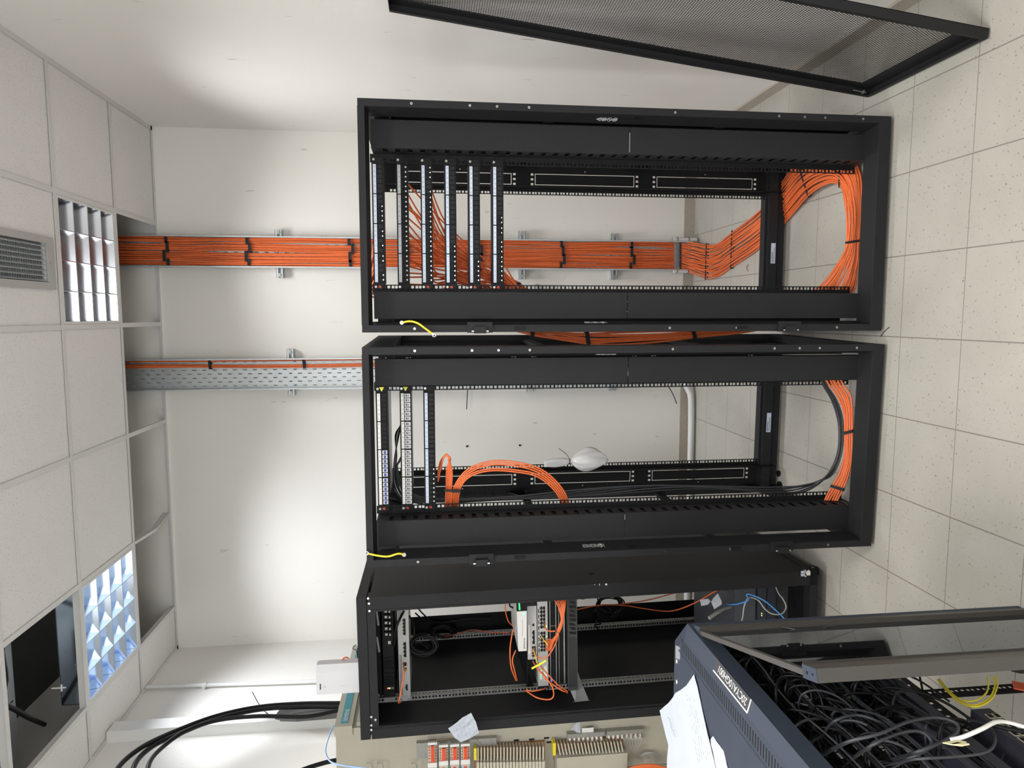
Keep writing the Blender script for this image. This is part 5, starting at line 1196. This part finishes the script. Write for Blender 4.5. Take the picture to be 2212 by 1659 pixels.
sheet('paper_note', [atY(x, y, 2.715) for x, y in ((1018, 1541), (1028, 1560), (1035, 1584), (1020, 1593), (996, 1604), (982, 1594), (968, 1574), (985, 1562), (1000, 1550))], 'crumpled handwritten note held over the relay blocks', 'paper note', M['paper'], seed=8, uvn=6, crump=.003)
for (a, d) in (((985, 1578), (990, 1575)), ((992, 1574), (997, 1571)), ((1000, 1573), (1006, 1569)), ((1010, 1576), (1014, 1573))): pass
t = thing('handwriting', atY(1000, 1575, 2.706), 'faint pen marks written on the crumpled note over the relays', 'handwriting')
for k in range(9):
    x, y = 981+k*4.1, 1579-k*1.7+(k % 2); o_ = V(t.location); a = atY(x, y, 2.706)-o_; q = MB(); q.obox(a, (atY(x+.9, y-1.6, 2.706)-atY(x, y, 2.706))*.6, (0, .0003, 0), (.0005, 0, .0003)); q.build('pen_stroke', M['ink'], t)
pts = [atY(940, 1605, 2.93), atY(945, 1598, 2.9), atY(960, 1597, 2.82), atY(977, 1591, 2.72)]; t = thing('thin_wire', pts[0], 'thin orange white wire from the first relay block to the note', 'wire'); strand('jacket', [p-pts[0] for p in pts], .0011, M['brown'], t, 5)
pts = [atY(1022, 1593, 2.72), atY(1031, 1598, 2.82), atY(1040, 1609, 2.93)]; t = thing('thin_wire', pts[0], 'thin orange white wire from the note to the upper terminal comb', 'wire'); strand('jacket', [p-pts[0] for p in pts], .0011, M['brown'], t, 5)
sheet('paper_tag', [atY(x, y, 2.93) for x, y in ((1234, 1575), (1245, 1562), (1254, 1558), (1252, 1570), (1255, 1583), (1247, 1583))], 'small twisted white paper above the terminal rows', 'paper tag', M['paper'], seed=9, uvn=4, crump=.002)
rect('paper_tag', M['labelw'], 1257, 1573, 1282, 1582, .002, 'small flat rectangular white label above the terminal rows', 'paper tag', y=Yf-.02)
for k, (x0, y0) in enumerate(((1110, 1598), (1143, 1596), (1175, 1593), (1181, 1602))): rect('slot_hole', M['dark'], x0, y0, x0+11, y0+2.6, .0015, ['first', 'second', 'third', 'lowest'][k]+' dark slot hole in the beige plate above the terminal combs', 'slot')
for (x0, lab) in ((794, 'left'), (817, 'middle'), (890, 'right')):
    t = thing('wire_hook', fp(x0, 1650), 'bent metal hook on the beige plate near the picture edge, %s of three' % {'left': 'highest', 'middle': 'middle', 'right': 'lowest'}[lab], 'hook')
    o_ = V(t.location); strand('rod', [fp(x0-2, 1649, Yf-.02)-o_, fp(x0+6, 1648, Yf-.03)-o_, fp(x0+10, 1655, Yf-.03)-o_, fp(x0+10, 1668, Yf-.02)-o_], .0022, M['galvd'], t, 6)

# ================================================================== LEANING PERFORATED DOOR
A0, B0_, TX, TZ = .852, 2.668, XR-.030, 1.868
y0, y1 = 2.070, 2.668
fl = V((A0, 0, .004)); up = (V((TX, 0, TZ))-fl); Ld = up.length; up.normalize()
mt = Matrix.Identity(4); xd = V((0, -1, 0)); zd = up; yd = zd.cross(xd)      # local x towards camera, z up the door
for i in range(3): mt[i][0] = xd[i]; mt[i][1] = yd[i]; mt[i][2] = zd[i]; mt[i][3] = V((A0, y1, .010))[i]
t = thing('perforated_door', None, 'black perforated rack door leaning against the right wall', 'rack door', None, mat=mt)
Wd = y1-y0; b_ = .030
# depth of the pressed frame goes towards the wall (+yd or -yd)
sg = 1 if yd.x > 0 else -1
q = MB(); q.box(0, .0022, 0, sg*b_, 0, Ld); q.box(0, .052, sg*(b_-.002), sg*b_, 0, Ld); q.box(.0022, .016, 0, sg*.002, 0, Ld); q.build('side_flange', M['black'], t)
q = MB(); q.box(Wd-.0022, Wd, 0, sg*b_, 0, Ld); q.box(Wd-.052, Wd, sg*(b_-.002), sg*b_, 0, Ld); q.box(Wd-.016, Wd-.0022, 0, sg*.002, 0, Ld); q.build('side_flange', M['black'], t)
q = MB(); q.box(.0022, Wd-.0022, 0, sg*b_, 0, .0022); q.box(.052, Wd-.052, sg*(b_-.002), sg*b_, 0.0022, .065); q.box(.016, Wd-.016, 0, sg*.002, 0.0022, .014); q.build('bottom_flange', M['black'], t)
q = MB(); q.box(.0022, Wd-.0022, 0, sg*b_, Ld-.0022, Ld); q.box(.052, Wd-.052, sg*(b_-.002), sg*b_, Ld-.065, Ld-.0022); q.build('top_flange', M['black'], t)
q = MB(); pz, px_ = .0086, .0094; z = .065; r_ = 0; g = .0016
y_a, y_b = sg*(b_-.0014), sg*(b_-.0008)
while z < Ld-.068:
    q.box(.052, Wd-.052, y_a, y_b, z, z+g)
    x = .052+(px_/2 if r_ % 2 else 0)
    while x < Wd-.052: q.box(x, x+.0019, y_a, y_b, z+g, z+pz); x += px_
    z += pz; r_ += 1
q.build('perforated_sheet', M['black'], t, fix=False)
for k in range(24):
    q = MB(); q.box(-.0006, 0, sg*.010, sg*.013, .06+k*.075, .066+k*.075); q.build('rivet', M['black2'], t)
q = MB(); q.box(.004, .020, sg*.004, sg*.018, .030, .034); q.cyl((.014, sg*.012, .02), (.014, sg*.012, .075), .0022, 6); q.build('hinge_rod', M['galvd'], t)
q = MB(); q.cyl((.010, sg*.010, .035), (.010, sg*.014, .035), .006, 8); q.build('bolt', M['galvd'], t)

# ================================================================== LOW SLATE CABINET IN THE FOREGROUND
ZT = 1.043; SL = M['slate']
t = thing('network_cabinet', (-1.2, 1.5, 0), 'low slate grey network cabinet in the left foreground, vent slots and papers on its roof', 'network cabinet'); mv = V((-1.2, 1.5, 0)); CAB = t
def mb(): return MB()
def bb(nm, m_, x0, x1, y0_, y1_, z0, z1, par=None): q = MB(); q.box(x0-mv.x, x1-mv.x, y0_-mv.y, y1_-mv.y, z0, z1); return q.build(nm, m_, par or t)
YC0, YC1 = 1.085, 1.905
pl_ = [(-1.66, YC0), (-.899, YC0), (-.905, 1.80), (-.975, 1.880), (-1.66, 1.880)]
q = MB(); q.prism([(x-mv.x, y-mv.y) for x, y in pl_], 'z', ZT-.012, ZT); q.build('roof', SL, t)
# bevelled roof rim (front and far side)
q = MB(); rim = [(-.899, YC0), (-.905, 1.80), (-.975, 1.880), (-1.66, 1.880)]; out = [(-.862, YC0), (-.868, 1.813), (-.962, 1.905), (-1.66, 1.905)]
for i in range(3):
    a, c, d, e = rim[i], rim[i+1], out[i+1], out[i]
    v = [(a[0]-mv.x, a[1]-mv.y, ZT), (c[0]-mv.x, c[1]-mv.y, ZT), (d[0]-mv.x, d[1]-mv.y, ZT-.010), (e[0]-mv.x, e[1]-mv.y, ZT-.010)]
    v2 = [(p[0], p[1], p[2]-.045) for p in v]
    q.add(v+v2, [(0, 1, 2, 3), (7, 6, 5, 4), (0, 4, 5, 1), (1, 5, 6, 2), (2, 6, 7, 3), (3, 7, 4, 0)])
q.build('roof_rim', SL, t)
q = MB(); q.prism([(-.9640-mv.x, ZT-.0005), (-.9610-mv.x, ZT+.0025), (-.958-mv.x, ZT-.0005)], 'y', YC0-mv.y, 1.845-mv.y); q.build('roof_crease', SL, t)
for k in range(58):
    y = 1.822-.0125*k
    if y < YC0+.01: break
    q = MB(); q.box(-.951-mv.x, -.918-mv.x, y-.0022-mv.y, y+.0022-mv.y, ZT-.001, ZT+.0004); q.build('vent_slot', M['dark'], t)
for (x, y) in ((-1.004, 1.864), (-1.064, 1.860)):
    q = MB(); q.cyl((x-mv.x, y-mv.y, ZT), (x-mv.x, y-mv.y, ZT+.0030), .0078, 14, .006); q.cyl((x-mv.x, y-mv.y, ZT+.0030), (x-mv.x, y-mv.y, ZT+.0034), .0028, 6, mi=1); q.build('roof_screw', [M['screw'], M['dark']], t)
q = MB(); q.prism([(-.985-mv.x, 1.835-mv.y), (-.950-mv.x, 1.838-mv.y), (-.960-mv.x, 1.872-mv.y), (-.998-mv.x, 1.869-mv.y)], 'z', ZT, ZT+.0004); q.build('tape_residue', mat('old tape residue', (.20, .22, .23), .6, 0, .3, 40), t)
# name label on the rim
n0 = V((-.899, 1.43, ZT)); lx_ = V((0, 1, 0)); ly_ = V((-.037, 0, .010)).normalized(); nz_ = lx_.cross(ly_)
q = MB(); c = V((-.882, 1.510, ZT-.0045))+V((.002, 0, 0)); q.obox(c-mv, lx_*.095, ly_*.0165, V((.26, 0, .965))*.0005); lb = q.build('name_label', M['ink'], t)
q = MB(); q.obox(c-mv+ly_*.0155, lx_*.095, ly_*.0016, V((.26, 0, .965))*.0009); q.obox(c-mv-lx_*.094, lx_*.0012, ly_*.0165, V((.26, 0, .965))*.0009); q.build('label_border', M['labelw'], lb)
text('20CYA10GH001', .0245, c-mv-lx_*.083-ly_*.0095+V((.26, 0, .965))*.0009, lx_, ly_, M['labelw'], lb, 'lettering', squash=.93)
# carcass
for y in (1.80, YC0+.02):
    bb('front_post', SL, -.905, -.872, y-.02, y+.02, 0, ZT-.05)
    bb('rear_post', SL, -1.64, -1.60, y-.02, y+.02, 0, ZT-.05)
bb('far_side_panel', M['black2'], -1.60, -.905, 1.872, 1.880, .45, ZT-.05)
bb('inner_side_panel', M['black2'], -1.5, -.99, 1.815, 1.820, .40, ZT-.03)
for (yr, s_) in ((1.745, 1), (1.262, -1)):
    q = MB(); hs = unit_holes(.075, 21, 0)
    q.plate(yr-.013-mv.y, yr+.013-mv.y, .06, ZT-.06, [(yr-mv.y-.005, yr-mv.y+.005, z0, z1) for (_, _, z0, z1) in hs], -.962-mv.x, -.960-mv.x, 'x'); q.build('mounting_rail', M['black2'], t)
q = MB(); hs = [(1.35+.030*k-mv.y, 1.361+.030*k-mv.y, .44, .451) for k in range(0, 14)]
q.plate(1.25-mv.y, 1.80-mv.y, .425, .466, hs, -1.02-mv.x, -1.018-mv.x, 'x'); q.build('cross_rail', M['black2'], t)
q = MB(); yr = 1.54; q.plate(yr-.028-mv.y, yr+.012-mv.y, .06, .62, [(yr-mv.y-.006, yr-mv.y+.004, z0, z1) for (_, _, z0, z1) in unit_holes(.075, 12, 0)], -.955-mv.x, -.953-mv.x, 'x'); q.build('mounting_rail', M['black2'], t)

# rack gear (faces towards the room)
for k, z in enumerate([.955, .905, .855, .800, .745, .695]):
    words = ['topmost', 'second', 'third', 'fourth', 'fifth', 'lowest'][k]
    p = thing('patch_bay', (-.958, 1.50, z), 'black patch panel hidden under patch cords, %s in the foreground slate cabinet' % words, 'patch panel')
    q = MB(); q.box(-.004, 0, -.2415, .2415, -.02, .0225); q.box(-.12, -.004, -.21, .21, -.02, .02); q.build('faceplate', M['dark'], p)
    for i in range(24):
        y = -.205+.0175*i; q = MB(); q.box(0, .004, y-.007, y+.007, -.014, .004); q.build('port', M['black2'], p)
    for i in range(4):
        y = -.155+.105*i; q = MB(); q.box(0, .0012, y-.020, y-.002, .010, .018); q.box(0, .0012, y+.004, y+.020, .010, .018); q.build('label_strip', M['labelw'], p)
p = thing('network_switch', (-.93, 1.40, .640), 'bulky slate faced switch chassis in the foreground cabinet, below the tangled cords', 'network switch')
q = MB(); q.box(-.3, .02, -.30, .22, -.045, .04); q.build('housing', mat('slate black plastic', (.03, .03, .045), .35, 0, .1, 12), p)
q = MB(); q.box(.02, .026, -.30, .22, .018, .036); q.box(.02, .026, -.30, .22, -.042, -.015); q.build('front_ridge', mat('slate violet plastic', (.055, .055, .075), .35, 0, .1, 12), p)
p = thing('network_switch', (-.90, 1.20, .515), 'switch with two rows of gold edged sockets at the lower edge of the foreground cabinet', 'network switch')
q = MB(); q.box(-.25, .010, -.16, .16, -.022, .024); q.build('housing', mat('violet grey metal', (.05, .05, .07), .4, .2, .1, 12), p)
for r_ in (0, 1):
    for i in range(14):
        y = -.150+.0215*i; z = -.014+.0165*r_
        q = MB(); q.box(.010, .0115, y-.0085, y+.0085, z-.0065, z+.0065); q.box(.0115, .012, y-.0065, y+.0065, z-.005, z+.005, 1); q.build('socket', [M['cream'], M['dark']], p)
# tangled patch cords
rn = random.Random(21)
grp = 'black patch cords tangled in the foreground cabinet'
def cord(pts, r_, m_, lab, grp=None, nm='patch_cable', k=6):
    c0 = V(pts[0]); o = thing(nm, c0, lab, 'patch cord', grp); strand('jacket', [V(p)-c0 for p in pts], r_, m_, o, 6, k); return o
for i in range(120):
    z = rn.choice([.958, .908, .858, .803, .748, .70])-.006; y = rn.uniform(1.22, 1.76)
    d1 = rn.uniform(.035, .105); yy = min(1.80, max(1.12, y+rn.uniform(-.16, .10))); zz = max(.50, z-rn.uniform(.02, .16))
    pts = [(-.956, y, z), (-.956+d1*.75, y+rn.uniform(-.01, .01), z+rn.uniform(-.004, .016)), (-.956+d1, (y*.7+yy*.3), z-.02+rn.uniform(-.01, .01)),
           (-.956+d1*.85, (y*.4+yy*.6), (z+zz)/2-.02), (-.940+d1*.3, yy, zz)]
    if i % 3 == 0: pts += [(-.925, min(1.82, yy+rn.uniform(.04, .16)), max(.48, zz-rn.uniform(.02, .12)))]
    cord(pts, rn.choice([.0026, .003, .0034]), M['blackcable'] if i % 4 else M['greycable'], 'black patch cord tangled in front of the hidden panels of the foreground cabinet', grp, k=5)
for j in range(26):       # combed runs going along the shelves
    z0 = rn.choice([.93, .88, .83, .77, .72, .66]); dz = rn.uniform(-.010, .010); x = -.925+rn.uniform(0, .035)
    cord([(x, 1.78, z0+dz), (x+.012, 1.62, z0+dz-.006), (x+.006, 1.45, z0+dz+.004), (x+.014, 1.28, z0+dz-.008), (x+.004, 1.10, z0+dz-.02)], .0028, M['greycable'] if j % 2 else M['blackcable'], 'black patch cord combed along a panel row of the foreground cabinet', 'black patch cords combed along the panel rows')
# loose larger loops in front
def cz(lst, X): return [atX(x, y, X+dx) for x, y, dx in lst]
cord(cz([(1760, 1640, -.09), (1800, 1618, -.02), (1840, 1600, .03), (1900, 1585, .05), (1960, 1560, .05), (2020, 1550, .05), (2062, 1560, .05), (2068, 1580, .04), (2040, 1600, .03), (1980, 1625, .02), (1900, 1650, -.08)], -.86), .0038, M['greycable'], 'long loose grey cord loop nearest the glass door in the foreground cabinet')
cord(cz([(1820, 1655, -.09), (1880, 1612, .03), (1940, 1585, .04), (1985, 1580, .04), (2010, 1598, .03), (2005, 1618, .02), (1960, 1640, 0), (1900, 1672, -.08)], -.86), .0034, M['greycable'], 'loose grey cord loop in the lower middle of the foreground cabinet')
cord(cz([(1770, 1600, -.07), (1800, 1560, .02), (1850, 1545, .03), (1900, 1560, .02), (1930, 1585, -.06)], -.87), .0032, M['greycable'], 'grey cord arch in the upper middle of the foreground cabinet')
cord(cz([(1900, 1655, -.06), (1980, 1640, .04), (2060, 1635, .04), (2130, 1625, .04), (2150, 1600, .04), (2138, 1570, .04), (2110, 1558, .03), (2090, 1555, .02)], -.86), .0028, M['greycable'], 'thin grey cord curving by the switch with gold edged sockets')
cord(cz([(2053, 1598, .05), (2080, 1592, .06), (2120, 1575, .07), (2150, 1560, .07), (2175, 1560, .06), (2230, 1575, .05)], -.86), .0040, M['labelw'], 'white cord with a cream tag at the lower corner of the foreground cabinet')
c = atX(2062, 1604, -.80); q = MB(); dd = (atX(2080, 1598, -.80)-atX(2050, 1604, -.80))/2
q.obox((0, 0, 0), dd, V((0, .004, .007)), V((.001, 0, 0))); q.obox((0, -.006, -.006), dd*.55, V((0, .003, .009)), V((.001, .001, 0))); o = q.build('cable_tag', mat('cream tag', (.62, .58, .35), .6, 0, .1, 60)); o.location = c; tag(o, 'cream folded tag on the white cord in the foreground cabinet', 'cable tag')
for k, (dx, lab) in enumerate(((0, 'innermost'), (10, 'middle'), (14, 'outermost'))):
    cord(cz([(2030-dx*.3, 1468, .02), (2052-dx*.3, 1494+dx*.1, .04), (2077, 1512+dx*.5, .05), (2105+dx*.3, 1514+dx*.9, .06), (2128+dx*.9, 1500+dx*.8, .06), (2135+dx*1.4, 1482, .06), (2133+dx*1.4, 1462, .06)], -.92), .0019, M['yellow'], 'yellow cord loop hanging before the square-hole rails, %s of three' % lab)
cord(cz([(2140, 1565, .05), (2180, 1575, .05), (2230, 1582, .05)], -.88), .0045, M['blackcable'], 'thick black cord leaving the foreground cabinet at the picture edge')
c = atX(2205, 1483, -.95); q = MB(); q.obox((0, 0, 0), V((0, .016, -.012)), V((0, .010, .014)), V((.002, 0, 0))); o = q.build('red_sticker_case', mat('orange red case', (.60, .10, .03), .5, 0, .1, 30)); o.location = c; tag(o, 'orange red case corner low beside the square-hole rails', 'case')

# ---- papers on the roof
def rz_(lst, z=ZT+.004): return [atZ(x, y, z) for x, y in lst]
sheet('paper_note', rz_([(1499, 1457), (1506, 1482), (1516, 1535), (1533, 1600), (1547, 1668), (1440, 1668), (1443, 1610), (1435, 1575), (1425, 1535), (1448, 1513), (1459, 1497), (1470, 1490), (1482, 1480)]),
      'large crumpled white sheet with torn edge and pen notes on the slate cabinet roof', 'paper note', M['paper'], seed=12, uvn=7, crump=.0018)
sheet('paper_note', rz_([(1539, 1590), (1562, 1622), (1574, 1668), (1548, 1668), (1534, 1598)], ZT+.002), 'narrow second white sheet under the large one on the slate cabinet roof', 'paper note', M['paper'], seed=13, uvn=5, crump=.0012)
t = thing('handwriting', atZ(1490, 1570, ZT+.010), 'rows of small pen writing on the large sheet over the slate roof', 'handwriting'); o_ = V(t.location); rn = random.Random(4)
q = MB()
for row in range(9):
    x = 1483+row*4.8; y = 1500+row*4
    while y < 1650-row*3:
        l_ = rn.uniform(3, 12)
        if rn.random() < .6:
            a = atZ(x+(y-1500)*.17, y, ZT+.0100)-o_; d = atZ(x+(y+l_-1500)*.17+.5, y+l_, ZT+.0100)-o_; q.obox((a+d)/2, (d-a)/2, V((.0004, 0, 0)), V((0, 0, .0001)))
        y += l_+rn.uniform(2, 7)
for k in range(26):
    a = atZ(1444+k*.5+rn.uniform(-2, 2), 1550+k*1.6, ZT+.0100)-o_; q.obox(a, V((.003*rn.uniform(-1, 1), .003, 0)), V((.0003, 0, 0)), V((0, 0, .0001)))
q.build('pen_strokes', M['ink'], t)
q = MB()

# ---- glass door, slightly open
hx, hy = -.880, 1.775; dvec = V((-.690-hx, 1.175-hy, 0)); ang = math.atan2(dvec.y, dvec.x); Lw = dvec.length
zb_, zt_ = .015, ZT-.020
G = M['slate2']
q = MB(); q.box(Lw-.050, Lw, -.004, .022, zb_, zt_); q.box(Lw-.052, Lw-.050, .004, .026, zb_, zt_)
q.box(0, .034, -.004, .020, zb_, zt_); q.box(.034, Lw-.052, .000, .012, zt_-.011, zt_); q.box(.034, Lw-.052, .000, .012, zb_, zb_+.02)
t = q.build('glass_door', G, CAB); t.location = V((hx, hy, 0))-mv; t.rotation_euler = (0, 0, ang); t['label'] = 'glazed steel door standing slightly open'
q = MB(); q.box(.034, Lw-.050, .003, .007, zb_+.02, zt_-.011); q.build('glass_pane', M['glass'], t)
for (x0, x1) in ((0, .036), (Lw-.052, Lw)):
    q = MB(); q.box(x0, x1, -.004, .022, zt_, zt_+.0018); q.cyl(((x0+x1)/2-.009, .009, zt_+.0016), ((x0+x1)/2-.009, .009, zt_+.0026), .0034, 8, mi=1); q.cyl(((x0+x1)/2+.012, .009, zt_+.0016), ((x0+x1)/2+.012, .009, zt_+.0026), .0026, 8, mi=1); q.build('corner_cap', [SL, M['dark']], t)
q = MB(); q.box(Lw-.046, Lw-.022, -.016, -.004, .50, .585); q.box(Lw-.040, Lw-.028, -.026, -.016, .46, .56); q.build('handle', M['dark'], t)
